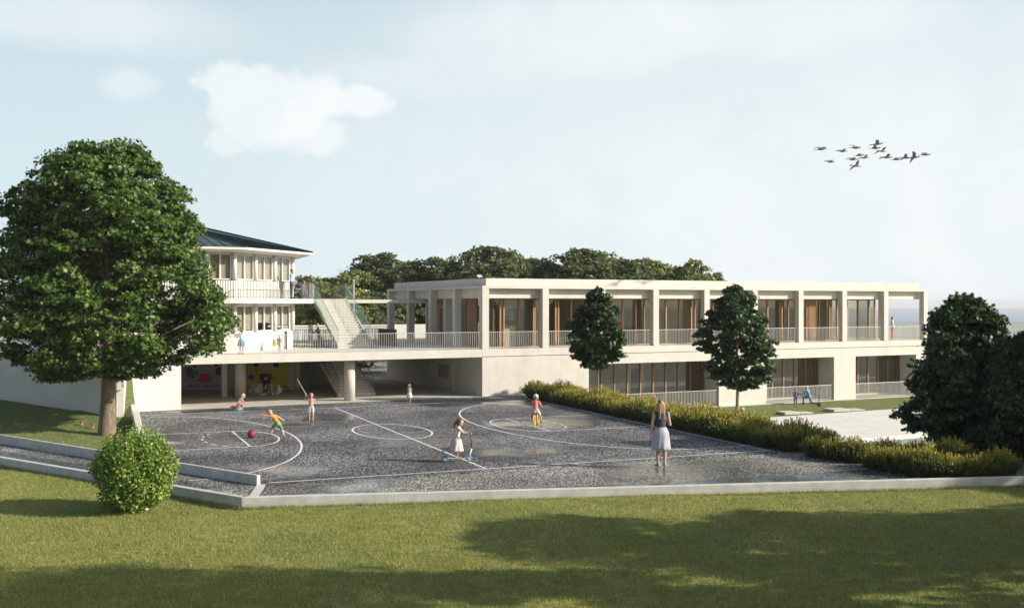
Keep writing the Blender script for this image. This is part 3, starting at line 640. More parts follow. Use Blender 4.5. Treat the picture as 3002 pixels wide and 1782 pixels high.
for i in range(nE):   # fascia and sloping soffit
    a, b = E[i], E[(i+1) % nE]; c, d = Wp2[(i+1) % nE], Wp2[i]; o = len(g.v)
    g.v += [(*a, ze-.012), (*b, ze-.012), (*b, ze-.13), (*a, ze-.13), (*c, 8.50), (*d, 8.50), (*c, 8.7), (*d, 8.7)]
    g.f += [(o, o+3, o+2, o+1), (o+3, o+5, o+4, o+2), (o, o+1, o+6, o+7)]
g.build('eave_soffit', 'white', OB)
def wpt(i, t): a = Wp[i]; b = Wp[(i+1) % nE]; return a + (b-a)*t
# storeys: base wall, gallery parapet wall, lintel bands
def band(nm, m, zlo, zhi, out=0.0, faces=range(7), th=.3, parent=OB):
    g = MB(); P_ = inset(E, 1.15-out); Q_ = inset(E, 1.15-out+th)
    for i in faces:
        a, b = P_[i], P_[(i+1) % nE]; c, d = Q_[(i+1) % nE], Q_[i]; o = len(g.v)
        for z in (zlo, zhi): g.v += [(*a, z), (*b, z), (*c, z), (*d, z)]
        g.f += [(o, o+3, o+2, o+1), (o+4, o+5, o+6, o+7), (o, o+1, o+5, o+4), (o+1, o+2, o+6, o+5), (o+2, o+3, o+7, o+6), (o+3, o, o+4, o+7)]
    return g.build(nm, m, parent)
band('ground_wall', 'white', 2.853, 3.98); band('upper_wall', 'white', 5.90, 6.96, out=.06); band('lintel_band', 'white', 8.44, 8.68); band('lintel_band', 'white', 5.50, 5.633)
g = MB(); Gp = inset(E, -.02); Gi = inset(E, 2.2)
for i in range(3):
    i2 = (i - 1) % nE if False else i
for i in (0, 1, 2):
    a, b = Gp[i], Gp[(i+1) % nE]; c, d = Gi[(i+1) % nE], Gi[i]; o = len(g.v)
    for z in (5.635, 5.898): g.v += [(*a, z), (*b, z), (*c, z), (*d, z)]
    g.f += [(o, o+3, o+2, o+1), (o+4, o+5, o+6, o+7), (o, o+1, o+5, o+4), (o+1, o+2, o+6, o+5), (o+2, o+3, o+7, o+6), (o+3, o, o+4, o+7)]
g.build('gallery_slab', 'white', OB)
# windows + round front columns on faces 0 (right) and 1 (front)
def oldwin(i, t0, t1, z0, z1):
    P_ = inset(E, 1.15+.12); a = P_[i] + (P_[(i+1) % nE]-P_[i])*t0; b = P_[i] + (P_[(i+1) % nE]-P_[i])*t1; d = (b-a).normalized(); nn = Vector((-d.y, d.x)); 
    if nn.dot(Vector((-27, 75))-a) < 0: nn = -nn
    g = MB(); g.wall(a, b, .02, z0, z1); w_ = g.build('window', M['glass_clear'], OB)
    g = MB()
    for t in (0, .5, 1):
        p = a + (b-a)*t; g.wall(p-d*.05-nn*.06, p+d*.05-nn*.06, .1 if nn.dot(Vector((-d.y, d.x))) > 0 else -.1, z0, z1)
    for (zz0, zz1) in ((z0-.06, z0), (z1, z1+.06)): g.wall(a-nn*.06, b-nn*.06, .1 if nn.dot(Vector((-d.y, d.x))) > 0 else -.1, zz0, zz1)
    g.build('window_frame', 'white', w_)
    g = MB(); q = nn*.10; g.wall(a+q, b+q, .02, z0 + random.uniform(0, .7)*(z0 < 5), z1); g.build('blind', 'blind', w_)
for i, ts in ((0, [(.03, .30), (.35, .63), (.68, .97)]), (1, [(.02, .22), (.26, .47), (.51, .72), (.76, .97)])):
    for t0, t1 in ts:
        oldwin(i, t0, t1, 7.03, 8.38); oldwin(i, t0, t1, 4.05, 5.44)
for i, ts in ((0, (.0, .325, .655, .995)), (1, (.24, .49, .74, .99))):
    for t in ts:
        for (z0, z1) in ((6.962, 8.5), (3.982, 5.634)):
            p = wpt(i, t); g = MB(); g.lathe([(.13, z0), (.13, z1)], (p.x, p.y, 0), 14); g.build('column', 'white', OB, True)
# dark interior core so nothing shows through
g = MB(); Q_ = inset(E, 2.6); g.prism([tuple(p) for p in Q_], 2.9, 8.2); g.build('interior_core', 'dark', OB)
# low white planter wall in front of the ground storey
g = MB(); P_ = inset(E, .55); a = P_[1] + (P_[0]-P_[1])*.28; g.wall(P_[1], P_[2], .35 if False else -.35, ZS, 3.9); g.wall(P_[1], a, .35, ZS, 3.9)
g.build('base_wall', 'white', OB)
r_ = railing(OB, [(*(E[2]), 5.898), (*(inset(E, .06)[1]), 5.898), (*(inset(E, .06)[0]), 5.898)], 1.02, 'rail_g', gap=.14, bar=.013)
# gallery bridge to the stairs and the pavilion
BR = thing('footbridge', 'thin concrete gallery slab linking stair landing to the new pavilion', 'footbridge', C0, AF)
eu, ev = uv((*E[0], 0))
g = MB(); g.prism([(eu-.6, ev), (eu+.1, ev), (-7.35, 10.96), (-5.1, 10.96), (-5.1, 13.4), (eu-1, 13.4)], 5.66, 5.90); g.build('landing_slab', 'conc', BR)
pb('bridge_slab', 'conc', (-5.099, 1.30, 11.0, 12.3, 5.66, 5.90), parent=BR)
railing(BR, [(eu+.08, ev+.1, 5.9), (-7.4, 10.9, 5.9)], 1.02, 'rail_g', gap=.14, bar=.008)
railing(BR, [(-7.3, 13.3, 5.9), (-5.15, 13.3, 5.9), (-5.15, 10.98, 5.9)], 1.02, 'rail_g', gap=.13, bar=.008)
g = MB(); a = F(-3.9, 20); g.tube([(-1.67, 20, 0), (-1.67, 20, 7.4)], .11, 10)
PO = thing('chimney_pipe', 'slim grey flue standing behind the stairs in front of the trees', 'flue', C0, AF); g.build('pipe', cm((.24, .24, .24)), PO, True); g = MB(); g.tube([(-1.67, 20, 7.401), (-1.67, 20, 7.46)], .13, 10); g.build('cap', 'kerb', PO)

# undercroft back wall with murals (faces the court)
YB = 67.9
BW = thing('undercroft_wall', 'concrete back wall of the undercroft carrying two painted murals', 'wall', (0, 0, 0))
xl, xr = (500-1501)/FL*YB, (865-1501)/FL*YB
g = MB(); g.box(xl, xr, YB, YB+.3, 0, 2.37); g.box(xr, xr+.3, YB, YB+4.5, 0, 2.37); g.box(xr+.3, xr+2.2, YB+4.2, YB+4.5, 0, 2.37); g.build('wall', 'conc', BW)
g = MB(); x0 = (700-1501)/FL*YB; g.box(x0, x0+.35, YB-.25, YB-.001, .013, 2.37); g.box(xr-.35, xr, YB-.25, YB-.001, .013, 2.37); g.build('pilaster', 'conc', BW)
def PX(px): return (px-1501)/FL*YB
def PZ(py): return CAMZ-(py-890)/FL*YB
def muralquad(nm, c, px0, px1, py0, py1, parent=None, dy=.004):
    g = MB(); g.box(PX(px0), PX(px1), YB-.02-dy, YB-.001-dy+.001, PZ(py1), PZ(py0)); o = g.build(nm, cm(c, nm='paint'), parent); return o
def mblob(nm, c, px, py, rx, ry, parent, dy, k=18):
    g = MB(); g.ell((PX(px), YB-.022-dy, PZ(py)), (rx/FL*YB, .004, ry/FL*YB), k, 8); return g.build(nm, cm(c, nm='paint'), parent)
def mpoly(nm, c, pts, parent, dy):
    g = MB(); v = [(PX(a), YB-.023-dy, PZ(b)) for a, b in pts]; v2 = [(a, b+.004, c_) for a, b, c_ in v]; n_ = len(v)
    g.add(v+v2, [tuple(range(n_)), tuple(range(2*n_-1, n_-1, -1))] + [(i, n_+i, n_+(i+1) % n_, (i+1) % n_) for i in range(n_)]); return g.build(nm, cm(c, nm='paint'), parent)
def text(nm, body, px, py, size, c, parent, wid=None):
    cu_ = bpy.data.curves.new(nm, 'FONT'); cu_.body = body; cu_.size = size; cu_.extrude = .003; cu_.shear = .35
    t = bpy.data.objects.new(nm, cu_); COL.objects.link(t); dg = bpy.context.evaluated_depsgraph_get(); me = bpy.data.meshes.new_from_object(t.evaluated_get(dg))
    bpy.data.objects.remove(t); me.materials.append(cm(c, nm='paint')) if not me.materials else None
    o = bpy.data.objects.new(nm, me); COL.objects.link(o); o.parent = parent; o.location = (PX(px), YB-.028, PZ(py)); o.rotation_euler = (R(90), 0, 0); return o
SK = (.78, .55, .48)
m1 = tag(muralquad('wall_mural', (.55, .48, .62), 534, 660, 1030, 1140.5), 'lilac painted mural of a wide-eyed child in a red dress with handwriting below', 'mural')
mblob('painted_face', SK, 602, 1052, 40, 34, m1, .002); 
for x in (570, 632): mblob('painted_eye', (.75, .75, .72), x, 1066, 12, 12, m1, .005); mblob('painted_pupil', (.04, .03, .03), x+2, 1067, 7, 8, m1, .008)
mpoly('painted_dress', (.75, .05, .08), [(588, 1094), (612, 1094), (624, 1117), (600, 1120), (576, 1117)], m1, .004)
mblob('painted_hair', (.14, .10, .06), 556, 1090, 11, 15, m1, .001); mblob('painted_hair', (.14, .10, .06), 640, 1086, 9, 14, m1, .001)
mpoly('painted_paddle', (.20, .30, .27), [(574, 1082), (584, 1094), (570, 1106), (560, 1098)], m1, .003); mblob('painted_spot', (.03, .03, .03), 565, 1103, 4, 4, m1, .006)
text('painted_writing', 'maison  du  Corse', 545, 1133, .33, (.06, .05, .06), m1)
m2 = tag(muralquad('wall_mural', (.72, .58, .02), 713, 848, 1030, 1140.5), 'yellow painted mural of a wide-eyed child in a dark suit', 'mural')
mblob('painted_face', SK, 779, 1052, 42, 33, m2, .002)
for x in (750, 808): mblob('painted_eye', (.7, .7, .68), x, 1068, 13, 12, m2, .005); mblob('painted_pupil', (.03, .02, .03), x+1, 1068, 9, 8, m2, .008)
mpoly('painted_jacket', (.05, .03, .07), [(764, 1094), (796, 1094), (801, 1110), (794, 1112), (792, 1118), (768, 1118), (766, 1112), (760, 1110)], m2, .004)
mpoly('painted_bow', (.40, .02, .03), [(768, 1093), (792, 1093), (788, 1100), (780, 1097), (772, 1100)], m2, .007)
mpoly('painted_apron', (.55, .54, .52), [(776, 1103), (784, 1103), (786, 1113), (774, 1113)], m2, .007)
mpoly('painted_trousers', (.03, .025, .02), [(767, 1118), (794, 1118), (794, 1138), (784, 1138), (780, 1122), (776, 1138), (766, 1138)], m2, .004)
mblob('painted_drum', (.42, .40, .38), 735, 1103, 13, 13, m2, .003); mblob('painted_spot', (.04, .02, .06), 736, 1104, 8, 7, m2, .006)
mpoly('painted_stick', (.08, .06, .04), [(741, 1072), (743, 1071), (762, 1098), (760, 1099)], m2, .006)
text('painted_writing', 'maison', 722, 1137, .30, (.10, .08, .01), m2); text('painted_writing', 'Corse', 803, 1135, .33, (.10, .05, .01), m2)
# white ring sculpture hanging on the recess wall
g = MB(); c = atY(893, 1092, YB+4.1); ring = []
for i in range(25): t = 2*math.pi*i/24; ring.append((c.x+.22*math.cos(t), c.y-.06, c.z+.26*math.sin(t)))
g.tube(ring, .05, 7); tag(g.build('ring_sculpture', 'white', smooth=True), 'small white ring shaped relief on the dark recess wall', 'wall relief')
g = MB(); g.tube([(c.x-.22, c.y-.04, c.z+.25), (c.x-.45, c.y-.04, c.z+.1), (c.x-.3, c.y-.04, c.z-.12)], .04, 6); q = g.build('side_curl', 'white', bpy.data.objects['ring_sculpture'])
# faceted white play sculpture
SCU = thing('folded_sculpture', 'white faceted play sculpture of open and closed triangles on the undercroft floor', 'sculpture', at(782, 1158, .012))
sk = .0205; base = SCU.location
def sp(px, py, dy=0): return Vector(((px-782)*sk, dy, (1158-py)*sk))
g = MB()
tri = [((752, 1131, .2), (765, 1123, .4), (767, 1148, .1)), ((752, 1131, .2), (767, 1148, .1), (745, 1146, -.1)), ((758, 1152, 0), (782, 1151, .3), (768, 1165, -.2)), ((782, 1151, .3), (787, 1122, .1), (790, 1148, -.2)),
       ((791, 1122, .3), (795, 1148, -.1), (803, 1147, .3)), ((795, 1148, -.1), (813, 1148, .2), (800, 1160, -.1)), ((803, 1145, .3), (817, 1128, .1), (808, 1150, -.2)), ((817, 1123, .1), (828, 1145, 0), (816, 1158, -.35)), ((817, 1123, .1), (816, 1158, -.35), (806, 1145, .1))]
for t in tri:
    p = [sp(*q) for q in t]; nn = (p[1]-p[0]).cross(p[2]-p[0]).normalized()*.012; g.add([a+nn for a in p]+[a-nn for a in p], [(0,1,2),(5,4,3),(0,3,4,1),(1,4,5,2),(2,5,3,0)])
g.build('panels', 'rail_w', SCU)
g = MB(); fr_ = [((728, 1146), (737, 1127)), ((737, 1127), (765, 1124)), ((737, 1127), (737, 1152)), ((728, 1146), (737, 1152)), ((737, 1152), (760, 1150)), ((737, 1127), (758, 1150)), ((728, 1146), (752, 1131)), ((737, 1150), (752, 1131)),
       ((768, 1138), (787, 1124)), ((791, 1128), (815, 1128)), ((767, 1138), (767, 1148)), ((800, 1160), (817, 1128))]
for a, b in fr_: g.tube([sp(*a), sp(*b, .15)], .022, 5)
g.build('frame_bars', 'rail_w', SCU)
# white panels behind the gallery
for k_, (px, lb) in enumerate(((895, 'tall pale panel patterned with black leaves behind the gallery railing'), (912, 'plain pale tall panel behind the gallery railing near the stair head'))):
    a = atY(px, 900, 70); g = MB(); g.box(a.x-.17, a.x+.17, a.y, a.y+.12, 5.902, 7.0); o = tag(g.build('display_panel', 'rail_w'), lb, 'panel')
    if k_ == 0:
        g = MB()
        for _ in range(14): g.ell((a.x+random.uniform(-.14, .14), a.y-.006, random.uniform(6.05, 6.9)), (.05, .005, .035), 8, 5)
        g.build('leaf_print', 'dark', o)
# little gabled house behind
HO = thing('gabled_house', 'small white gabled house far behind the colonnade', 'house', (atY(1185, 960, 112)), 0); g = MB()
g.box(-2.5, 2.5, 0, 6, -6, .2); g.add([(-2.5, 0, .2), (2.5, 0, .2), (0, 0, 2.6), (-2.5, 6, .2), (2.5, 6, .2), (0, 6, 2.6)], [(0, 1, 2), (5, 4, 3), (0, 3, 4, 1)]); g.build('wall', 'white', HO)
g = MB(); g.add([(-2.7, -.1, .02), (0, -.1, 2.62), (0, 6.1, 2.62), (-2.7, 6.1, .02), (-2.7, -.1, .14), (0, -.1, 2.74), (0, 6.1, 2.74), (-2.7, 6.1, .14)], [(0,3,2,1),(4,5,6,7),(0,1,5,4),(1,2,6,5),(2,3,7,6),(3,0,4,7)])
g.add([(2.7, -.1, .02), (0, -.1, 2.62), (0, 6.1, 2.62), (2.7, 6.1, .02), (2.7, -.1, .14), (0, -.1, 2.74), (0, 6.1, 2.74), (2.7, 6.1, .14)], [(0,1,2,3),(7,6,5,4),(4,5,1,0),(5,6,2,1),(6,7,3,2),(7,4,0,3)]); g.build('roof', 'kerb', HO)
# concrete seats on the lower lawn
for (px, py, s, lb) in ((2318, 1212, 1.0, 'low flat concrete slab on the lower lawn, nearer to the soccer ball'), (2462, 1203, 1.15, 'low flat concrete slab on the lower lawn, farther right beneath the second opening')):
    p = at(px, py, -1.38); g = MB(); g.box(-.75*s, .35*s, -.5*s, .5*s, 0, .16); o = g.build('slab_seat', 'kerb', bevel=.015); o.location = p; o.rotation_euler[2] = AF-R(8); tag(o, lb, 'concrete slab')
    g = MB(); g.box(.55*s, 1.5*s, -.3*s, .5*s, 0, .07); g.build('side_plate', 'kerb', o)
# ------------------------------------------------------------------ vegetation
def rotmats(nrm, rg):
    n_ = nrm/np.linalg.norm(nrm, axis=1, keepdims=True); a = rg.normal(size=n_.shape); u = np.cross(n_, a); u /= np.linalg.norm(u, axis=1, keepdims=True); v = np.cross(n_, u); return u, v, n_
MAPLE = np.array([(0, -.5), (.12, -.22), (.42, -.34), (.30, -.05), (.55, .12), (.24, .16), (.0, .55), (-.24, .16), (-.55, .12), (-.30, -.05), (-.42, -.34), (-.12, -.22)])
LEAF4 = np.array([(0, -.5), (.28, 0), (0, .5), (-.28, 0)]); LEAF6 = np.array([(0, -.5), (.24, -.2), (.26, .15), (0, .5), (-.26, .15), (-.24, -.2)])
def leaves(P, N, size, shape, rg, fold=.12):
    u, v, n_ = rotmats(N, rg); s = (size*rg.uniform(.65, 1.25, len(P)))[:, None, None]
    x = shape[:, 0][None, :, None]; y = shape[:, 1][None, :, None]
    V = P[:, None, :] + s*(x*u[:, None, :] + y*v[:, None, :] - (np.abs(x)*fold*2)*n_[:, None, :]); return V.reshape(-1, 3)
def crown_leaves(rg, env, ncl, npc, rc, z0, z1, shape, size, upb=.55, fillin=.25, sq=(1, 1, .75)):
    """env(h, ang)->radius (h 0..1); clusters pack the crown skin, some the inside"""
    out = []; outn = []; cen = []
    for _ in range(ncl):
        h = rg.uniform(0, 1); a = rg.uniform(0, 2*math.pi); r = env(h, a)
        if rg.random() > (r/env.mx)**.8 + .12: continue
        if math.sin(3*a+9*h+env.ph)+math.sin(5*a-14*h+1+env.ph) > 1.15: continue
        q = r*(rg.uniform(.25, .8) if rg.random() < fillin else rg.uniform(.78, 1.07)); cx_ = env.cx(h); q = max(0, q - rc*.4)
        cen.append((cx_[0]+q*math.cos(a), cx_[1]+q*math.sin(a), z0+(z1-z0)*h))
    for c in cen:
        k = int(npc*rg.uniform(.6, 1.3)); d = rg.normal(size=(k, 3)); d /= np.linalg.norm(d, axis=1, keepdims=True); d[:, 2] = np.where(d[:, 2] < -.2, -d[:, 2]*.6, d[:, 2])
        rr_ = rc*rg.uniform(.55, 1.5)*rg.uniform(.2, 1.15, (k, 1))**.6; P = np.array(c) + d*rr_*np.array(sq)
        out.append(P); oc = np.array([c[0]-env.cx(.5)[0], c[1]-env.cx(.5)[1], 0]); oc /= (np.linalg.norm(oc)+1e-6)
        outn.append(d*.45 + oc*.35 + np.array([0, 0, upb]) + rg.normal(size=(k, 3))*.6)
    P = np.concatenate(out); N = np.concatenate(outn); return leaves(P, N, size, shape, rg), cen
class Env:
    def __init__(s, prof, lob=.12, ph=0, cx=None): s.prof = prof; s.mx = max(p[1] for p in prof); s.lob = lob; s.ph = ph; s._c = cx
    def __call__(s, h, a):
        r = np.interp(h, [p[0] for p in s.prof], [p[1] for p in s.prof]); return r*(1+s.lob*math.sin(3*a+s.ph+h*5)+s.lob*.6*math.sin(7*a+s.ph*2+h*9))
    def cx(s, h): return (np.interp(h, [c[0] for c in s._c], [c[1] for c in s._c]), 0) if s._c else (0, 0)
def trunk(T, rg, h, r0, r1, m, cen=None, nl=8, lean=0, split=.55, zc=2.5):
    g = MB(); pts = []; k = 7
    for i in range(k+1):
        t = i/k; pts.append((lean*t+math.sin(t*5)*.04*h*.2, math.cos(t*4)*.02*h*.2, h*t))
    g.tube([(pts[0][0], pts[0][1], -.15)] + pts, [r0*1.35, r0*1.12]+[r0+(r1-r0)*(i/k)**.9 for i in range(1, k+1)], 12)
    if cen:
        cs = [cen[i] for i in rg.choice(len(cen), min(nl, len(cen)), replace=False)]
        for c in cs:
            zb = min(h*.97, max(zc, c[2]*rg.uniform(.5, .8))); t = zb/h; b = Vector((lean*t, 0, zb)); e = Vector(c); mid = b.lerp(e, .5) + Vector((0, 0, -.1*(e-b).length)); rb = r1+(r0-r1)*(1-t)
            g.tube([b, b.lerp(mid, .5), mid, e], [rb*.45, rb*.33, rb*.22, .012], 6)
    return g.build('trunk', m, T, True)
def tree(name, label, loc, h, r0, env, ncl, npc, rc, zb, shape, size, lm, bm, seed, group=None, rz=0, cat='tree', nl=10, upb=.55, fill=.25, zc=2.5):
    rg = np.random.default_rng(seed); T = thing(name, label, cat, loc, rz, group); V, cen = crown_leaves(rg, env, ncl, npc, rc, zb, h, shape, size, upb, fill)
    npmesh('crown', V, len(shape), lm, T); trunk(T, rg, h*.86, r0, r0*.18, bm, cen, nl, zc=zc); return T
M['lf_big'] = leafmat('maple_leaf', (.030, .072, .012), (.12, .19, .033), (.27, .35, .09), .28)
M['lf_dark'] = leafmat('dark_maple_leaf', (.018, .045, .012), (.060, .105, .024), (.12, .17, .045), .22)
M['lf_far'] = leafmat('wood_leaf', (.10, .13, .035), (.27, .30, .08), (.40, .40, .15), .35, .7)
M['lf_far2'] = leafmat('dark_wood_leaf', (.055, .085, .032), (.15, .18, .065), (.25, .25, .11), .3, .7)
M['lf_box'] = leafmat('shrub_leaf', (.10, .19, .035), (.30, .40, .075), (.60, .62, .20), .35, .35)
M['lf_hedge'] = leafmat('hedge_leaf', (.045, .075, .014), (.13, .155, .03), None, .3, .6, tip=((.44, .38, .06), .95, 1.45))
# the big tree: base, crown read off the photograph's outline (about 24.5 px per 0.35 m)
tb = at(312, 1279, 0.0); s = tb.y/FL
rows = [(.0, 1.9, -.5), (.075, 3.68, -.1), (.16, 4.43, .5), (.26, 4.74, .25), (.412, 4.6, .04), (.567, 4.25, -.1), (.65, 3.63, .17), (.77, 3.65, -.27), (.853, 2.91, -.14), (.92, 2.32, -.42), (1, 1.25, -.2)]
prof = [(a, b*.985) for a, b, c in rows]; cxp = [(a, c) for a, b, c in rows]
tree('maple_tree', 'large dense maple tree with a thick trunk standing on the grass bank', (tb.x, tb.y, bankz(tb.x, tb.y)-.02), 12.15, .34, Env(prof, .09, 1.0, cxp), 1500, 105, .48, 2.3, MAPLE, .175, 'lf_big', 'bark', 11, nl=26, zc=2.6)
# two street-size maples on the lower lawn
for (px, Y, top, bot, half, sd_, lb) in ((1750, 59.0, 850, 1080, 80, 21, 'slender young maple tree on a thin stem, nearest the middle of the wing facade'), (2160, 60.9, 843, 1140, 112, 22, 'wide crowned young maple tree standing beside the football on the lower lawn')):
    s = Y/FL; z0 = -1.4; zb = CAMZ-(bot-890)*s-z0; zt_ = CAMZ-(top-890)*s-z0; hw = half*s
    pf = [(0, .35), (.1, .75), (.25, .95), (.4, 1.0), (.55, .92), (.7, .72), (.85, .50), (.95, .3), (1, .12)]
    cxx = [(0, -.15), (.3, .1), (.6, .0), (1, .1)] if sd_ == 21 else [(0, .2), (.3, .25), (.6, -.05), (1, -.1)]
    tree('maple_tree', lb, ((px-1501)*s, Y, z0), zt_, .085 if sd_ == 21 else .125, Env([(a, b*hw*.95) for a, b in pf], .17, sd_, cxx), 420 if sd_ == 21 else 620, 60, .29, zb, MAPLE, .21, 'lf_dark', 'bark2', sd_, nl=12, zc=zb*.9)
# dark maples at the right edge
pf = [(0, .55), (.08, .85), (.2, 1.0), (.35, .97), (.5, .85), (.65, .72), (.8, .62), (.92, .42), (1, .15)]
for (px, Y, top, half, sd_, lb) in ((2822, 40.0, 880, 145, 31, 'tall dark maple tree at the right end of the hedge, crown almost to the ground'), (3015, 38.0, 985, 150, 32, 'lower dark maple tree at the right edge of the picture')):
    s = Y/FL; z0 = -1.0; tree('maple_tree', lb, ((px-1501)*s, Y, z0), CAMZ-(top-890)*s-z0, .15, Env([(a, b*half*s) for a, b in pf], .20, sd_, [(0, -.1), (1, .1)]), 900, 85, .38, 1.15, MAPLE, .175, 'lf_dark', 'bark2', sd_, nl=16, zc=1.2)
# trees off to the right whose shade falls across the lawn and the court
src = None
for (x, y, h, hw, sd_) in ((17.5, 23.2, 8.5, 3.6, 41), (25.0, 24.2, 9.0, 3.8, 42), (18.5, 15.6, 15.5, 4.4, 43), (30, 24.0, 9.5, 3.9, 45), (27.5, 36.5, 8.5, 3.4, 46), (33, 31, 9, 3.6, 47)):
    if src is None:
        src = tree('shade_tree', 'leafy tree standing out of view at the right of the lawn', (x, y, -.2), 8.5, .2, Env([(a, b*3.7) for a, b in pf], .16, sd_), 330, 60, .55, 2.2, LEAF6, .30, 'lf_big', 'bark2', sd_, 'trees beyond the right edge'); t = src
    else:
        t = copy_tree(src); t.location = (x, y, -.2); t.rotation_euler[2] = sd_*1.7; k = h/8.5; t.scale = (hw/3.7, hw/3.7, k)
# wood behind the school
pfw = [(0, .6), (.15, .9), (.35, 1.0), (.55, .95), (.75, .75), (.9, .5), (1, .2)]
protos = []
for j in range(4):
    rgj = 60+j
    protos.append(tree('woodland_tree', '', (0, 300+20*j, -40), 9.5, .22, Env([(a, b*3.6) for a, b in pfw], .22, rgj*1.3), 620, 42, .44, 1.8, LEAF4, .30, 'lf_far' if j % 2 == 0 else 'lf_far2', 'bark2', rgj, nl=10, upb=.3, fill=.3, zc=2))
wt = [(905, 792, 96), (965, 815, 112), (1040, 782, 104), (1118, 752, 110), (1195, 770, 116), (1262, 748, 106), (1330, 752, 118), (1425, 722, 108), (1500, 745, 118), (1568, 748, 112), (1640, 762, 116), (1700, 735, 110), (1765, 738, 118), (1830, 762, 112),
      (1895, 760, 118), (1950, 780, 122), (2030, 770, 112), (2095, 790, 118), (1000, 835, 88), (1090, 830, 92), (930, 850, 90)]
nm = ['leftmost', 'second', 'third', 'fourth', 'fifth', 'sixth', 'seventh', 'eighth', 'ninth', 'tenth', 'eleventh', 'twelfth', 'thirteenth', 'fourteenth', 'fifteenth', 'sixteenth', 'seventeenth', 'rightmost']
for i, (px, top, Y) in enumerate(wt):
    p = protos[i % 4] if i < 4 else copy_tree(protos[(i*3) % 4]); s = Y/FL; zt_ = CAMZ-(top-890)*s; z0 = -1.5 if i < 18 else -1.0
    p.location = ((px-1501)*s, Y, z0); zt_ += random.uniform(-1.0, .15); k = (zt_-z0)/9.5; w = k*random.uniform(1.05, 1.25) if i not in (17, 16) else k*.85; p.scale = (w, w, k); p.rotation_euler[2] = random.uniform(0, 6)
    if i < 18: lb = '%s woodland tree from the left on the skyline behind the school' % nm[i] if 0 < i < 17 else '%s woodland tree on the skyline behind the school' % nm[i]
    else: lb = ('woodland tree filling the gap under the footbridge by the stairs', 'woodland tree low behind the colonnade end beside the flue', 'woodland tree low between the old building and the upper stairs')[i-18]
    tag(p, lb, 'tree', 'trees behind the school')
# round shrub on the lawn
def shrub(px, py, R0, label):
    p = at(px, py, -.2); T = thing('round_shrub', label, 'shrub', p); rg = np.random.default_rng(5); N_ = 11000
    d = rg.normal(size=(N_, 3)); d /= np.linalg.norm(d, axis=1, keepdims=True); lump = 1+.10*np.sin(d[:, 0]*7+1)*np.sin(d[:, 2]*6)+.07*np.sin(d[:, 1]*11+2*d[:, 2])
    r = R0*lump*rg.uniform(.62, 1.06, N_); P = d*r[:, None]; P[:, 2] = P[:, 2]*.97 + R0*.93; keep = P[:, 2] > .02; P = P[keep]; d = d[keep]
    V = leaves(P, d*.6+np.array([0, 0, .45])+rg.normal(size=d.shape)*.6, .115, LEAF6, rg); npmesh('foliage', V, 6, 'lf_box', T)
    k = 900; d2 = rg.normal(size=(k, 3)); d2 /= np.linalg.norm(d2, axis=1, keepdims=True); d2[:, 2] = np.abs(d2[:, 2])
    P2 = []; N2 = []
    for dd_ in d2:
        b = dd_*R0*.98*np.array([1, 1, .97]) + np.array([0, 0, R0*.93]); L_ = rg.uniform(.05, .17)*(1+1.3*max(0, dd_[2]))
        for t in np.linspace(0, 1, 5): P2.append(b+(dd_*.6+np.array([0, 0, .6]))*L_*t); N2.append(rg.normal(size=3)+dd_*.3)
    V = leaves(np.array(P2), np.array(N2), .085, LEAF6, rg); npmesh('sprigs', V, 6, 'lf_box', T)
    g = MB()
    for i in range(9):
        a = i*.7; g.tube([(0, 0, -.05), (.15*math.cos(a), .15*math.sin(a), .35), (.6*math.cos(a), .6*math.sin(a), 1.0)], [.03, .022, .008], 5)
    g.build('stems', 'bark2', T)
shrub(395, 1494, 1.06, 'round bright green shrub on the front lawn overlapping the low walls')
# hedge of golden spiky shrubs
def spiky(rg, w, h, nst, lm, T):
    P = []; N = []
    for _ in range(nst):
        a = rg.uniform(0, 2*math.pi); q = math.sqrt(rg.random()); bx, by = q*w*.55*math.cos(a), q*w*.55*math.sin(a); ln = Vector((math.cos(a)*q, math.sin(a)*q, 0))*rg.uniform(.2, .6)*w; H_ = h*(1-.45*q*q)*rg.uniform(.6, 1.22)
        k = int(9+H_*13)
        for i in range(k):
            t = (i+rg.random()*.6)/k; p = np.array([bx+ln.x*t*t**.3, by+ln.y*t*t**.3, H_*t]); P.append(p + rg.normal(size=3)*.012); aa = rg.uniform(0, 2*math.pi); N.append([math.cos(aa), math.sin(aa), .35])
    P = np.array(P); N = np.array(N); n_ = N/np.linalg.norm(N, axis=1, keepdims=True)
    up = np.array([0, 0, 1.0]) + rg.normal(size=P.shape)*.28; v = up - n_*np.sum(up*n_, axis=1, keepdims=True); v /= np.linalg.norm(v, axis=1, keepdims=True); u = np.cross(n_, v)
    sh = np.array([(0, -.5), (.16, -.1), (0, .6), (-.16, -.1)]); s_ = (.12*rg.uniform(.6, 1.3, len(P)))[:, None, None]
    V = P[:, None, :] + s_*(sh[:, 0][None, :, None]*u[:, None, :]*1.1 + sh[:, 1][None, :, None]*v[:, None, :]); npmesh('foliage', V.reshape(-1, 3), 4, lm, T)
    g = MB()
    for i in range(8): a = i*.8; g.tube([(0, 0, -.03), (.25*w*math.cos(a), .25*w*math.sin(a), h*.45)], [.02, .008], 5)
    g.build('stems', 'bark2', T)
hp = []
for j in range(4):
    T = thing('golden_shrub', '', 'shrub', (0, 0, 0)); spiky(np.random.default_rng(80+j), .98, 1.22, 430, 'lf_hedge', T); hp.append(T)
hs = []; t = 1.7; k = 0
while t > -23.0:
    hs.append((CR+.75+random.uniform(-.08, .15), t, random.uniform(.82, 1.02))); hs.append((CR+1.65+random.uniform(-.1, .2), t-.6, random.uniform(.85, 1.08)))
    t -= 1.28
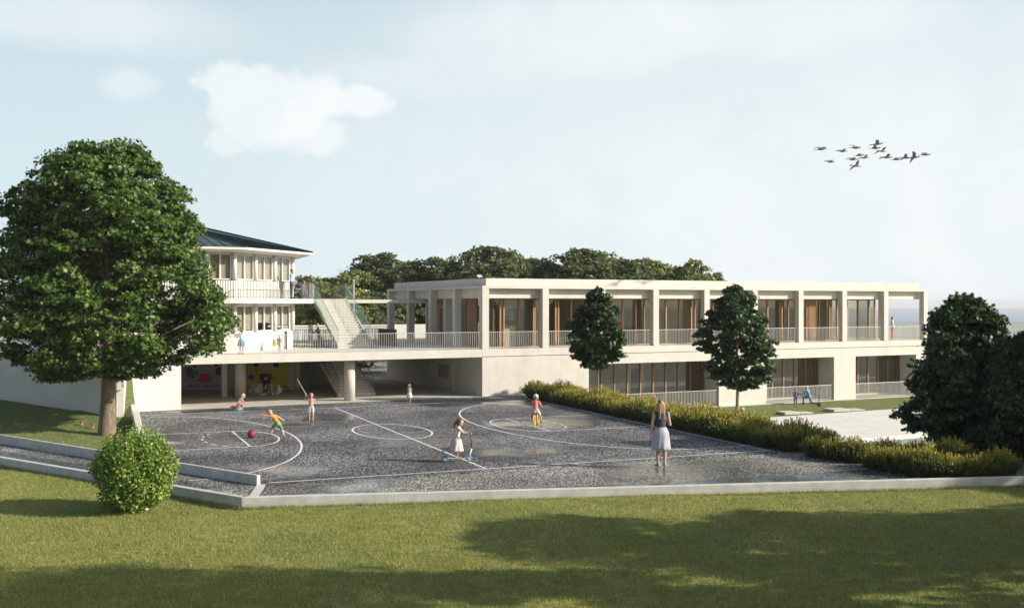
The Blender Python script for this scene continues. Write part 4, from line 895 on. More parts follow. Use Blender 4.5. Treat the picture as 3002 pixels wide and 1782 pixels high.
for (px, py, sc_) in ((2580, 1372, .8), (2640, 1382, .82), (2715, 1392, .85), (2790, 1396, .85), (2860, 1396, .8), (2930, 1392, .8), (2700, 1352, .85), (2600, 1347, .8), (2790, 1356, .95), (2510, 1352, .8), (2395, 1338, .72), (2452, 1347, .76)):
    p = at(px, py, -.02); d = p - CO; hs.append((d.dot(S1), d.dot(S2), sc_))
words = ['first', 'second', 'third', 'fourth', 'fifth', 'sixth', 'seventh', 'eighth', 'ninth', 'tenth', 'eleventh', 'twelfth', 'thirteenth', 'fourteenth', 'fifteenth', 'sixteenth', 'seventeenth', 'eighteenth', 'nineteenth', 'twentieth']
nrow = sum(1 for q in hs) - 12; ci = [0, 0]; gapi = 0
for i, (s_, t_, sc_) in enumerate(hs):
    p = hp[i] if i < 4 else copy_tree(hp[random.randrange(4)]); w = CT(s_, t_, -.03); p.location = w; p.rotation_euler[2] = random.uniform(0, 6.28); p.scale = (sc_*1.0, sc_*1.0, sc_*random.uniform(.66, .92))
    if i < nrow:
        row = i % 2; n_ = ci[row]; ci[row] += 1
        lb = '%s golden tipped shrub from the building in the hedge row %s' % (words[n_], 'beside the court' if row == 0 else 'nearer the lower lawn')
    else: lb = 'golden tipped shrub %s under the dark maples by the front wall' % ('leftmost', 'second from left', 'third from left', 'fourth from left', 'fifth from left', 'rightmost', 'in mid back row', 'at back left', 'at back right', 'nearest the gravel', 'at the gravel corner end', 'beside the gravel corner')[i-nrow]
    tag(p, lb, 'shrub', 'golden hedge shrubs beside the court')
# grass blades on the lawns
def blades(name, N_, fn, hgt, wid, lm, rg):
    P = fn(N_, rg); a = rg.uniform(0, math.pi*2, len(P)); dx = np.stack([np.cos(a), np.sin(a), 0*a], 1)*wid*rg.uniform(.5, 1.2, (len(P), 1)); tip = np.stack([rg.normal(size=len(P))*.4, rg.normal(size=len(P))*.4, np.ones(len(P))], 1)*hgt*rg.uniform(.5, 1.3, (len(P), 1))
    V = np.stack([P-dx, P+dx, P+tip], 1).reshape(-1, 3); o = npmesh(name, V, 3, lm); return tag(o, kind='stuff')
M['blade'] = leafmat('grass_blade', (.17, .195, .042), (.36, .36, .09), (.52, .51, .20), .35, .7)
def onlawn(N_, rg):
    y = 40 - 22.5*rg.uniform(0, 1, N_)**.8; x = rg.uniform(-1, 1, N_)*(y*.53+1)
    ye = np.where(x > K3A.x, K3A.y+(x-K3A.x)*(K3B.y-K3A.y)/(K3B.x-K3A.x), K3A.y+(x-K3A.x)*(K2L.y-K3A.y)/(K2L.x-K3A.x)); k = y < ye-.02; x = x[k]; y = y[k]
    return np.stack([x, y, -.2 + .05*np.sin(x*.31+1)*np.sin(y*.27) + .02*np.sin(x*1.1+y*.7)], 1)
tag(blades('grass', 330000, onlawn, .07, .009, 'blade', np.random.default_rng(3)), 'short mown grass covering the front lawn', 'grass')
def onedge(N_, rg):
    t = rg.uniform(0, 1, N_); x = np.where(t < .72, -7.7+30*t/.72, -7.7-14*(t-.72)/.28); ye = np.where(x > K3A.x, K3A.y+(x-K3A.x)*(K3B.y-K3A.y)/(K3B.x-K3A.x), K3A.y+(x-K3A.x)*(K2L.y-K3A.y)/(K2L.x-K3A.x))
    y = ye - .03 - np.abs(rg.normal(size=N_))*.07; return np.stack([x, y, -.21+0*x], 1)
tag(blades('edge_grass', 9000, onedge, .10, .007, 'blade', np.random.default_rng(4)), 'longer grass fringe along the foot of the front walls', 'grass')
def onbank(N_, rg):
    tx = rg.uniform(.35, 1, N_); ty = rg.uniform(0, 1, N_); f = np.array(K1L)[None]+(np.array((-12.5, 35.68))-np.array(K1L))[None]*tx[:, None]; b = np.array((-40.0, 60.4))[None]+(np.array((-19.9, 54.3))-np.array((-40.0, 60.4)))[None]*tx[:, None]
    p = f+(b-f)*ty[:, None]; return np.array([(q[0], q[1], bankz(q[0], q[1])-.01) for q in p])
tag(blades('bank_grass', 45000, onbank, .07, .009, 'blade', np.random.default_rng(6)), 'short grass on the bank below the large tree', 'grass')
def onlow(N_, rg):
    u = rg.uniform(3, 40, N_); v = -rg.uniform(.3, 9, N_); P = np.array([F(a, b, -1.405) for a, b in zip(u, v)]); q = np.array(e1)-0; 
    nn = np.array(dd.cross(Vector((0, 0, 1)))); k = ((P-q)@nn) < 0; return P[k]
tag(blades('lower_grass', 40000, onlow, .05, .012, 'blade', np.random.default_rng(8)), 'short green grass on the lower lawn', 'grass')
# mushrooms
for (px, py, s_, lb) in ((240, 1262, 1.0, 'red capped mushroom on the bank, leftmost'), (272, 1266, 1.0, 'red capped mushroom on the bank, just left of the big trunk'), (327, 1281, .75, 'red capped mushroom at the foot of the big trunk'), (338, 1284, .6, 'small red capped mushroom right of the big trunk'), (350, 1272, .6, 'tiny red capped mushroom behind the one right of the trunk')):
    p = at(px, py, 0.03); p.z = bankz(p.x, p.y); s_ *= .65; T = thing('mushroom', lb, 'mushroom', p, 0, 'mushrooms around the big tree'); T.scale = (s_, s_, s_)
    g = MB(); g.lathe([(.05, 0), (.038, .1), (.035, .2)], k=10); g.build('stalk', cm((.62, .55, .48)), T, True)
    g = MB(); g.lathe([(.12, .18), (.13, .20), (.11, .25), (.06, .29), (.01, .30)], k=14); g.build('cap', cm((.30, .07, .05)), T, True)

# ------------------------------------------------------------------ people
def voxel(mb, name, m, parent, vs, it=2, solid=False):
    me = bpy.data.meshes.new(name); me.from_pydata(mb.v, [], mb.f); ob = bpy.data.objects.new(name, me); COL.objects.link(ob)
    md = ob.modifiers.new('r', 'REMESH'); md.mode = 'VOXEL'; md.voxel_size = vs; md.use_smooth_shade = True
    if it: sm = ob.modifiers.new('s', 'SMOOTH'); sm.factor = .5; sm.iterations = it
    dg = bpy.context.evaluated_depsgraph_get(); m2 = bpy.data.meshes.new_from_object(ob.evaluated_get(dg)); bpy.data.objects.remove(ob); bpy.data.meshes.remove(me)
    m2.name = name; m2.materials.clear(); m2.materials.append(m); m2.shade_smooth(); o = bpy.data.objects.new(name, m2); COL.objects.link(o); o.parent = parent; return o
SKIN = (.52, .33, .24); V3 = Vector
def nv(*a): return Vector(a).normalized()
def person(label, loc, yaw, H, pose=None, top=None, sleeve='short', bottom=None, bcol=None, hem=.5, shoe=None, hair=(.12, .07, .04), hairtype='short', hat=None, child=False, vs=None, skin=SKIN, group=None, fine=1.0, heel=0, beard=False, flare=1.0, belt=None):
    """figure facing local +Y; pose gives unit directions for torso and limbs"""
    ps = dict(T=(0, 0, 1), Hd=(0, .05, 1), face=(0, 1, 0), sh=(1, 0, 0), uaL=(-.15, 0, -1), faL=(-.06, .15, -1), uaR=(.15, 0, -1), faR=(.06, .15, -1), thL=(-.05, 0, -1), shL=(0, -.03, -1), thR=(.05, 0, -1), shR=(0, -.03, -1), ftL=(-.1, 1, 0), ftR=(.1, 1, 0), grip=False)
    ps.update(pose or {})
    d = {k: Vector(v).normalized() for k, v in ps.items() if isinstance(v, tuple)}
    P = thing('person', label, 'person', loc, yaw, group)
    c = 1.0 if not child else 0
    HD = .128 if not child else .175                        # head height
    Lth, Lsh = ((.245, .235) if not child else (.205, .195)); Lt = .285 if not child else .28; Lua, Lfa = (.17, .145) if not child else (.15, .125)
    sw = (.098 if not child else .090); hw = .047 if not child else .046; ft = .04
    side = d['sh']; T = d['T']
    pel = V3((0, 0, 0)); hL = pel - side*hw; hR = pel + side*hw
    kL = hL + d['thL']*Lth; kR = hR + d['thR']*Lth; aL = kL + d['shL']*Lsh; aR = kR + d['shR']*Lsh
    lowest = min(aL.z, aR.z, kL.z + .0, kR.z + .0, pel.z-.05)
    off = -lowest + ft if lowest in (aL.z, aR.z) else -lowest + .045
    if heel: off += heel
    off = V3((0, 0, off)); pel, hL, hR, kL, kR, aL, aR = [q+off for q in (pel, hL, hR, kL, kR, aL, aR)]
    ch = pel + T*Lt*.62; nb = pel + T*Lt; sL = nb - side*sw - T*.018; sR = nb + side*sw - T*.018
    eL = sL + d['uaL']*Lua; eR = sR + d['uaR']*Lua; wL = eL + d['faL']*Lfa; wR = eR + d['faR']*Lfa
    fc = d['face']; hu = d['Hd']; fc = (fc - hu*fc.dot(hu)).normalized(); hr = fc.cross(hu).normalized()
    hc = nb + hu*(.035 + HD*.5) + fc*.012
    b = MB(); tw = 1.0 if not child else 1.0
    b.capsule(pel, ch, .062, .066, 14, side, .72); b.capsule(ch, nb - T*.045, .070, .075, 14, side, .66); b.capsule(sL, sR, .030, .030, 12); b.capsule(hL, hR, .048, .048, 12, T, 1)
    b.capsule(nb - T*.03, nb + hu*.05, .034, .027, 10)
    for (h_, k_, a_k, f_) in ((hL, kL, aL, d['ftL']), (hR, kR, aR, d['ftR'])):
        b.capsule(h_, k_, .050, .033, 12); m_ = k_.lerp(a_k, .3); b.capsule(k_, m_, .032, .033, 12); b.capsule(m_, a_k, .032, .019, 12)
        toe = a_k + f_*.085 - V3((0, 0, .018+heel*.7)); b.capsule(a_k - f_*.02 - V3((0, 0, .016)), toe, .021, .015, 10)
    for (s_, e_, w_, sg) in ((sL, eL, wL, -1), (sR, eR, wR, 1)):
        b.capsule(s_, e_, .030, .022, 12); b.capsule(e_, w_, .023, .014, 12)
        dr = (w_-e_).normalized(); pn = fc if abs(dr.dot(fc)) < .8 else V3((0, 0, 1)); pw = (pn - dr*pn.dot(dr)).normalized(); lat = dr.cross(pw)
        palm = w_ + dr*.038; b.capsule(w_ + dr*.008, palm, .015, .019, 10, pw, .55)
        cur = lat*(-sg) if False else lat
        inward = (side*-sg - dr*(side*-sg).dot(dr)); inward = inward.normalized() if inward.length > .1 else lat
        g_ = .75 if ps['grip'] else .25
        for q, ln in ((-1.5, .030), (-.5, .038), (.5, .036), (1.5, .028)):
            r0 = palm + dr*.012 + pw*(q*.0085); j1 = r0 + (dr*(1-g_*.5) + inward*g_*.5).normalized()*ln*.55; j2 = j1 + (dr*(1-g_) + inward*g_).normalized()*ln*.5
            b.capsule(r0, j1, .0058, .0052, 6); b.capsule(j1, j2, .0052, .0042, 6)
        t0 = w_ + dr*.024 + pw*.012; t1 = t0 + (dr*.6+pw*.9).normalized()*.022; b.capsule(t0, t1, .0066, .0058, 6); b.capsule(t1, t1 + (dr*.9+inward*.3).normalized()*.018, .0058, .0046, 6)
    rot = Matrix((hr, fc, hu)).transposed()
    hh = HD/2; b.ell(hc + hu*hh*.15, (hh*.74, hh*.86, hh*.84), 16, 12, rot); b.ell(hc - hu*hh*.38 + fc*hh*.12, (hh*.56, hh*.62, hh*.62), 14, 10, rot)
    b.capsule(hc + fc*hh*.82 + hu*hh*.02, hc + fc*hh*.98 - hu*hh*.2, hh*.09, hh*.14, 8)
    for sg in (-1, 1): b.ell(hc + hr*sg*hh*.74 - fc*hh*.05, (hh*.08, hh*.16, hh*.24), 8, 6, rot)
    vs_ = (vs or .0042)*fine
    body = voxel(b, 'body', cm(skin, .6, 'skin'), P, vs_, 2)
    def child_mesh(nm, mb, col, v=.006, rough=.85, it=2): return voxel(mb, nm, cm(col, rough), P, v*fine, it)
    # face
    g = MB()
    for sg in (-1, 1): g.ell(hc + hr*sg*hh*.3 + fc*hh*.80 + hu*hh*.12, (hh*.11, hh*.07, hh*.07), 8, 6, rot)
    g.build('eyes', cm((.03, .02, .02), .3), P)
    g = MB(); g.ell(hc + fc*hh*.70 - hu*hh*.48, (hh*.22, hh*.09, hh*.06), 10, 6, rot); g.build('mouth', cm((.42, .14, .12), .5), P)
    # hair
    g = MB(); g.ell(hc + hu*hh*.26 - fc*hh*.14, (hh*.84, hh*.88, hh*.86), 16, 12, rot)
    if hairtype in ('long', 'pony', 'bob'): g.ell(hc - fc*hh*.38 - hu*hh*.1, (hh*.80, hh*.62, hh*.85), 14, 10, rot)
    if hairtype == 'long':
        for sg in (-.55, 0, .5): g.capsule(hc - fc*hh*.55 + hr*sg*hh*.8, hc - fc*hh*.9 + hr*sg*hh*1.0 - V3((0, 0, HD*(1.55-.15*abs(sg)))), hh*.52, hh*.26, 10)
        for sg in (-1, 1): g.capsule(hc + hr*sg*hh*.72 - fc*hh*.1, hc + hr*sg*hh*.85 - fc*hh*.2 - V3((0, 0, HD*.75)), hh*.25, hh*.18, 8)
    if hairtype == 'pony': b0 = hc - fc*hh*.95 + hu*hh*.1; g.capsule(b0, b0 - fc*hh*.5 - V3((0, 0, HD*.35)), hh*.28, hh*.3, 8); g.capsule(b0 - fc*hh*.5 - V3((0, 0, HD*.35)), b0 - fc*hh*.45 - V3((0, 0, HD*.95)), hh*.3, hh*.1, 8)
    if hairtype == 'bob':
        for sg in (-1, 1): g.capsule(hc + hr*sg*hh*.75 + hu*hh*.1, hc + hr*sg*hh*.8 - V3((0, 0, HD*.5)), hh*.22, hh*.24, 8)
    hc_ = MB(); hc_.v = g.v; hc_.f = g.f; ho = child_mesh('hair', hc_, hair, .0055, .7, 1)
    # trim hair away from the face
    bm = bmesh.new(); bm.from_mesh(ho.data); dl = [v for v in bm.verts if (v.co-hc).dot(fc) > hh*(.30) and (v.co-hc).dot(hu) < hh*.52 and abs((v.co-hc).dot(hr)) < hh*.72]; bmesh.ops.delete(bm, geom=dl, context='VERTS'); bm.to_mesh(ho.data); bm.free()
    if beard: g = MB(); g.ell(hc + fc*hh*.36 - hu*hh*.62, (hh*.56, hh*.52, hh*.42), 12, 8, rot); child_mesh('beard', g, hair, .006)
    if hat: g = MB(); g.ell(hc + hu*hh*.36 - fc*hh*.08, (hh*.93, hh*.98, hh*.80), 16, 10, rot); g.ell(hc + hu*hh*.42 + fc*hh*1.05, (hh*.6, hh*.5, hh*.08), 12, 6, rot); child_mesh('cap', g, hat, .006)
    # top
    if top:
        g = MB(); g.capsule(pel + T*.03, ch, .070, .074, 14, side, .78); g.capsule(ch, nb - T*.045, .077, .083, 14, side, .72); g.capsule(sL + side*.012, sR - side*.012, .036, .036, 12)
        if bottom not in ('skirt', 'dress'): g.capsule(pel - T*.01, pel + T*.05, .071, .071, 14, side, .82)
        fr = {'none': .0, 'short': .55, 'long': 1}[sleeve]
        if fr:
            for (s_, e_, w_) in ((sL, eL, wL), (sR, eR, wR)):
                g.capsule(s_, s_.lerp(e_, min(1, fr*1.0 if fr < 1 else 1)), .038, .032 if fr < 1 else .029, 12)
                if fr == 1: g.capsule(e_, e_.lerp(w_, .93), .029, .021, 12)
        child_mesh('shirt', g, top)
    if bottom in ('trousers', 'shorts'):
        g = MB(); g.capsule(pel - T*.0, pel + T*.035, .069, .066, 14, side, .85); g.capsule(hL, hR, .056, .056, 12, T, 1)
        for (h_, k_, a_k) in ((hL, kL, aL), (hR, kR, aR)):
            if bottom == 'shorts': g.capsule(h_, h_.lerp(k_, hem), .058, .052 if hem > .7 else .056, 12)
            else: g.capsule(h_, k_, .058, .040, 12); g.capsule(k_, k_.lerp(a_k, .92), .040, .030, 12)
        child_mesh(bottom if bottom == 'shorts' else 'trousers', g, bcol)
    if bottom in ('skirt', 'dress'):
        g = MB(); k_ = 40; kn = (kL+kR)/2; dv = (kn-pel); axis = V3((0, 0, -1))*.75 + dv.normalized()*.5; axis.normalize(); o = 0; rings = []
        for i in range(9):
            t = i/8; cen = pel + T*.065*(1-t) + axis*hem*t; rx = (.076 + .034*min(1, t/.25) + (.05*flare)*t**.9); ry = rx*(.80+.12*t)
            for j in range(k_):
                a = 2*math.pi*j/k_; q = 1 + .07*t*math.sin(9*a+i*.3); g.v.append(tuple(cen + V3((side.x, side.y, 0)).normalized()*math.cos(a)*rx*q + V3((-side.y, side.x, 0)).normalized()*math.sin(a)*ry*q))
        for i in range(8):
            for j in range(k_): g.f.append((i*k_+j, i*k_+(j+1) % k_, (i+1)*k_+(j+1) % k_, (i+1)*k_+j))
        g.f.append(tuple(range(8*k_, 9*k_))); o_ = g.build('skirt', cm(bcol, .85), P, True)
    if shoe:
        for (a_k, f_) in ((aL, d['ftL']), (aR, d['ftR'])):
            g = MB(); g.capsule(a_k - f_*.022 - V3((0, 0, .016)), a_k + f_*.088 - V3((0, 0, .019+heel*.7)), .025, .020, 10); g.capsule(a_k - f_*.02 - V3((0, 0, .0)), a_k - f_*.02 - V3((0, 0, .012)), .024, .024, 10)
            if heel: g.capsule(a_k - f_*.035 - V3((0, 0, .02)), a_k - f_*.035 - V3((0, 0, .036+heel)), .008, .006, 8)
            child_mesh('shoe', g, shoe, .005)
    for chd in [x for x in bpy.data.objects if x.parent == P]: pass
    P.scale = (H, H, H)
    return P, dict(wL=wL*H, wR=wR*H, hc=hc*H, pel=pel*H, aL=aL*H, aR=aR*H, nb=nb*H, kL=kL*H, kR=kR*H)
def Hpx(p, px): return px*p.y/FL
BLOND = (.38, .25, .11); BROWN = (.13, .065, .035); RED = (.36, .12, .035); GREY = (.55, .52, .48)
# standing woman, seen from behind
p = at(1938, 1368, 0.02); p.z = -.0
W_, j = person('woman seen from behind with long blond hair, navy top and pale lace skirt', p, R(6), Hpx(p, 198), dict(uaL=(-.22, -.02, -1), faL=(-.12, .05, -1), uaR=(.2, -.05, -1), faR=(-.05, .75, .25), thL=(.0, .03, -1), thR=(.02, -.02, -1), face=(-.1, 1, 0)),
    top=(.045, .06, .10), sleeve='none', bottom='skirt', bcol=(.42, .40, .46), hem=.27, flare=.55, hair=(.36, .23, .12), hairtype='long', shoe=(.30, .32, .36), heel=.02)
g = MB(); g.ell(Vector((0, -.035, .985)) if False else Vector((-.03, -.02, .99)), (.022, .012, .012), 8, 6); g.build('hair_clip', cm((.02, .02, .02)), W_)
# girl on scooter (moves to the right)
p = at(1338, 1352, 0); Hh = Hpx(p, 128)
G_, j = person('girl in white top and pale pink skirt pushing off on a kick scooter', p + Vector((0, 0, .11)), R(-90), Hh, dict(T=(0, .20, 1), Hd=(0, .15, 1), face=(0, 1, -.15), uaL=(-.12, .75, -.7), faL=(.05, .95, -.05), uaR=(.12, .75, -.7), faR=(-.05, .95, -.05), thL=(0, .10, -1), shL=(0, -.02, -1), thR=(.03, -.35, -.95), shR=(0, -1, .0), ftR=(0, -.6, -.8), grip=True),
    top=(.72, .70, .66), sleeve='none', bottom='skirt', bcol=(.62, .48, .46), hem=.26, flare=1.7, hair=BROWN, hairtype='pony', shoe=(.55, .45, .42), child=True)
S_ = thing('kick_scooter', 'child scooter with blue wheels ridden by the girl in the pink skirt', 'scooter', p, R(-90))
sf = Hh/1.75
g = MB(); g.box(-.07*sf, .07*sf, -.42*sf, .36*sf, .105, .13); g.build('deck', cm((.45, .50, .35), .4), S_, bevel=.01)
hy = max(j['wL'].y, j['wR'].y)+.10; hz_ = j['wL'].z + .13
g = MB(); g.tube([(0, .50*sf, .14), (0, hy, hz_*.45)], .028, 8); g.build('lower_stem', cm((.75, .75, .72), .4), S_, True)
g = MB(); g.tube([(0, hy, hz_*.45), (0, hy-.03, hz_)], .02, 8); g.build('upper_stem', cm((.05, .05, .05), .4), S_, True)
g = MB(); g.tube([(-.24, hy-.03, hz_), (.24, hy-.03, hz_)], .022, 8); g.build('handlebar', cm((.06, .06, .06), .4), S_, True)
g = MB(); g.tube([(0, .34*sf, .12), (0, .5*sf, .16)], .03, 8); g.build('neck', cm((.6, .65, .5), .4), S_, True)
for (y_, x_, r_) in ((.52*sf, .0, .11), (-.45*sf, -.08, .11), (-.45*sf, .08, .11)):
    g = MB(); rot_ = [(r_*.6, -.03), (r_*.95, -.03), (r_, 0), (r_*.95, .03), (r_*.6, .03)]; 
    g.v = []; k_ = 16
    for (rr_, xx) in rot_:
        for q in range(k_): t = 2*math.pi*q/k_; g.v.append((x_+xx, y_+rr_*math.cos(t), r_+rr_*math.sin(t)))
    for a in range(4):
        for q in range(k_): g.f.append((a*k_+q, a*k_+(q+1) % k_, (a+1)*k_+(q+1) % k_, (a+1)*k_+q))
    w_ = g.build('wheel', cm((.05, .24, .40), .4), S_, True); g = MB(); g.tube([(x_-.028, y_, r_), (x_+.028, y_, r_)], r_*.6, 12); g.build('hub', cm((.6, .68, .75), .3), w_)
# running boy
p = at(815, 1280, 0); Hh = Hpx(p, 100)
B_, j = person('boy in orange shirt and green shorts running bent forward with arms swept back', p, R(70), Hh, dict(T=(0, .62, .8), Hd=(0, .75, .65), face=(0, .9, -.45), uaL=(-.5, .75, .1), faL=(-.5, .85, .1), uaR=(.75, -.55, -.45), faR=(.6, -.6, -.6), thL=(-.1, .72, -.7), shL=(-.02, .25, -.95), thR=(.1, -.42, -.9), shR=(.05, -.35, -.95), ftL=(0, 1, -.1), ftR=(0, .6, -.5)),
    top=(.62, .27, .03), sleeve='short', bottom='shorts', bcol=(.10, .26, .12), hem=.9, hair=(.42, .30, .20), shoe=(.32, .32, .36), child=True, skin=(.60, .36, .26))
BL = thing('play_ball', 'crimson ball rolling in front of the running boy', 'ball', at(737, 1283, 0)); g = MB(); g.ell((0, 0, .17), (.17, .17, .17), 20, 14); g.build('ball_skin', cm((.22, .015, .05), .6), BL, True)
g = MB(); ringp = [(.171*math.cos(t), 0, .17+.171*math.sin(t)) for t in [2*math.pi*i/24 for i in range(25)]]; g.tube(ringp, .006, 5); g.build('seam', cm((.18, .01, .05), .5), BL, True)
# squatting child with stack of toys
p = at(697, 1200, 0.0); Hh = 1.28
C_, j = person('fair haired child in white vest and pink trousers squatting over a bright toy', p, R(-62), Hh, dict(T=(0, .55, .85), Hd=(0, .5, .9), face=(0, .9, -.5), uaL=(-.05, .5, -.85), faL=(.1, .8, -.6), uaR=(.05, .5, -.85), faR=(-.1, .8, -.6), thL=(-.25, 1, -.05), shL=(0, -.35, -.95), thR=(.25, 1, -.05), shR=(0, -.35, -.95), grip=True),
    top=(.60, .56, .52), sleeve='none', bottom='trousers', bcol=(.50, .22, .24), hair=(.55, .46, .32), hairtype='bob', shoe=(.05, .35, .38), child=True)
T_ = thing('toy_cart', 'small orange and turquoise ride-on toy in front of the squatting child', 'toy', p + Vector((-.05, -.25, 0)), R(-30))
g = MB(); g.capsule((-.25, 0, .16), (.25, 0, .16), .09, .08, 12); g.build('toy_body', cm((.62, .12, .03), .5), T_, True)
for x_ in (-.2, .22): g = MB(); g.tube([(x_, -.12, .08), (x_, .12, .08)], .08, 12); g.build('wheel', cm((.03, .40, .45), .5), T_)
g = MB(); g.tube([(.22, 0, .2), (.25, 0, .42)], .02, 6); g.tube([(.25, -.12, .42), (.25, .12, .42)], .018, 6); g.build('handle', cm((.05, .08, .10), .5), T_)
# child with a raised stick, seen from behind
p = at(912, 1231, 0); Hh = Hpx(p, 86)
D_, j = person('child seen from behind in pink top and pale shorts holding up a stick', p, R(12), Hh, dict(uaL=(-.75, .5, .25), faL=(.25, .4, .9), uaR=(.15, .75, -.1), faR=(-.55, .55, .55), thL=(-.06, .06, -1), thR=(.05, -.04, -1), grip=True),
    top=(.62, .30, .33), sleeve='short', bottom='shorts', bcol=(.55, .54, .50), hem=.75, hair=(.36, .24, .15), hairtype='pony', shoe=(.55, .28, .26), child=True)
g = MB(); q = D_.location + Matrix.Rotation(R(12), 3, 'Z') @ j['wL']; g.tube([q + Vector((.12, .02, -.15)), q + Vector((-.42, .02, .78))], [.018, .012], 6); tag(g.build('stick', cm((.55, .50, .42))), 'thin pale stick pointing up in the hand of the child in pink', 'stick')
# girl in white dress at the back
p = at(1200, 1178, 0); Hh = Hpx(p, 58)
person('small girl in a white dress standing near the undercroft with hands behind', p, R(160), Hh, dict(uaL=(-.15, -.25, -1), faL=(.3, -.3, -.9), uaR=(.15, -.25, -1), faR=(-.3, -.3, -.9), face=(.4, 1, 0)), top=(.62, .62, .58), sleeve='none', bottom='skirt', bcol=(.62, .62, .58), hem=.20, flare=.8, hair=(.32, .13, .05), hairtype='bob', shoe=(.40, .16, .13), child=True, fine=1.3)
# girl on balance bike
p = at(1570, 1243, 0); Hh = Hpx(p, 96)
K_, j = person('girl in white cap and pink jacket riding a small yellow bike away', p + Vector((0, 0, .06)), R(-6), Hh, dict(T=(0, .25, 1), Hd=(0, .2, 1), face=(.1, 1, -.1), uaL=(-.55, .55, -.7), faL=(-.1, .85, -.3), uaR=(.4, .6, -.7), faR=(.05, .85, -.3), thL=(-.35, .55, -.75), shL=(-.05, -.2, -1), thR=(.45, .45, -.8), shR=(.15, -.05, -1), grip=True),
    top=(.66, .22, .22), sleeve='long', bottom='shorts', bcol=(.52, .50, .62), hem=.6, hair=(.34, .20, .07), hairtype='bob', hat=(.68, .64, .72), shoe=(.12, .08, .03), child=True, skin=(.55, .28, .22))
BK = thing('balance_bike', 'small yellow wheeled child bicycle under the girl in the white cap', 'bicycle', p, R(-14))
def wheel(y_, r_, parent, colt, colr):
    g = MB(); g.tube([(0, y_+r_*math.cos(t), r_+.02+r_*math.sin(t)) for t in [2*math.pi*i/20 for i in range(21)]], .035, 8); w_ = g.build('wheel', cm((.5, .42, .05), .5), parent, True)
    g = MB(); g.tube([(0, y_+r_*.82*math.cos(t), r_+.02+r_*.82*math.sin(t)) for t in [2*math.pi*i/20 for i in range(21)]], .015, 6)
    for i in range(5): t = i*math.pi*2/5; g.tube([(0, y_, r_+.02), (0, y_+r_*.82*math.cos(t), r_+.02+r_*.82*math.sin(t))], .01, 5)
    g.build('rim', cm((.30, .32, .12), .4), w_)
wheel(-.28, .21, BK, 0, 0); wheel(.50, .21, BK, 0, 0)
g = MB(); g.tube([(0, -.28, .23), (0, .0, .42), (0, .38, .62), (0, .50, .23)], .028, 8); g.tube([(0, -.05, .42), (0, -.12, .56)], .022, 6); g.build('frame', cm((.5, .07, .05), .4), BK, True)
g = MB(); g.ell((0, -.12, .60), (.09, .16, .04), 12, 6); g.build('saddle', cm((.48, .34, .05), .5), BK, True)
g = MB(); g.tube([(0, .38, .62), (0, .36, .84)], .02, 6); g.tube([(-.28, .34, .84), (.28, .34, .84)], .02, 6); g.build('handlebar', cm((.1, .1, .1), .5), BK, True)
# lower lawn: boy and kneeling gardener, shovel, football
p = at(2332, 1184, -1.4); Hh = Hpx(p, 52)
person('dark haired boy in navy cardigan and jeans standing by the kneeling gardener', p, R(200), Hh, dict(uaL=(-.5, .05, -.9), faL=(.5, .4, -.6), uaR=(.3, .1, -1), faR=(.1, .5, -.8), thL=(-.08, 0, -1), thR=(.1, 0, -1)), top=(.08, .09, .16), sleeve='long', bottom='trousers', bcol=(.03, .07, .22), hair=(.04, .03, .02), shoe=(.2, .25, .4), child=True, fine=1.3)
p = at(2374, 1184, -1.4)
Q_, j = person('white haired gardener in light blue denim kneeling on one knee', p, R(48), 1.72, dict(T=(0, .35, .95), Hd=(0, .25, 1), face=(0, 1, -.2), uaL=(-.2, .6, -.8), faL=(-.1, .95, -.1), uaR=(.2, .3, -.95), faR=(0, .8, -.5), thL=(-.2, 1, -.12), shL=(0, -.02, -1), thR=(.1, -.12, -1), shR=(0, -1, -.12), ftR=(0, -.2, -1)),
    top=(.16, .30, .42), sleeve='long', bottom='trousers', bcol=(.14, .26, .40), hair=(.62, .60, .55), shoe=(.05, .04, .03), fine=1.2)
SH = thing('garden_shovel', 'upright garden shovel with a wooden shaft beside the gardener', 'shovel', at(2401, 1192, -1.4)); g = MB(); g.tube([(0, 0, .25), (.02, 0, 1.15)], .022, 7); g.build('shaft', cm((.20, .06, .04)), SH, True)
g = MB(); g.tube([(.02, 0, 1.15), (.02, 0, 1.22)], .018, 6); g.tube([(-.05, 0, 1.22), (.09, 0, 1.22)], .018, 6); g.build('handle', cm((.08, .05, .04)), SH, True)
g = MB(); g.add([(-.13, 0, .28), (.13, 0, .28), (.12, -.03, .08), (0, -.05, -.04), (-.12, -.03, .08), (-.13, .02, .28), (.13, .02, .28), (.12, -.01, .08), (0, -.03, -.04), (-.12, -.01, .08)], [(0,4,3,2,1),(5,6,7,8,9),(0,1,6,5),(1,2,7,6),(2,3,8,7),(3,4,9,8),(4,0,5,9)]); g.build('blade', cm((.03, .03, .035), .4), SH)
FB = thing('soccer_ball', 'black and white football on the lower lawn beside the young tree', 'ball', at(2177, 1206, -1.4)); g = MB(); g.ell((0, 0, .14), (.14, .14, .14), 20, 14); g.build('ball_skin', cm((.75, .75, .73), .4), FB, True)
g = MB(); ph = (1+5**.5)/2
for v in [(0, a, b*ph) for a in (-1, 1) for b in (-1, 1)]+[(a, b*ph, 0) for a in (-1, 1) for b in (-1, 1)]+[(b*ph, 0, a) for a in (-1, 1) for b in (-1, 1)]:
    d_ = Vector(v).normalized(); q_ = d_.to_track_quat('Z', 'Y').to_matrix(); g.ell(Vector((0, 0, .14))+d_*.132, (.045, .045, .011), 5, 4, q_)
g.build('black_patches', cm((.02, .02, .02), .4), FB)
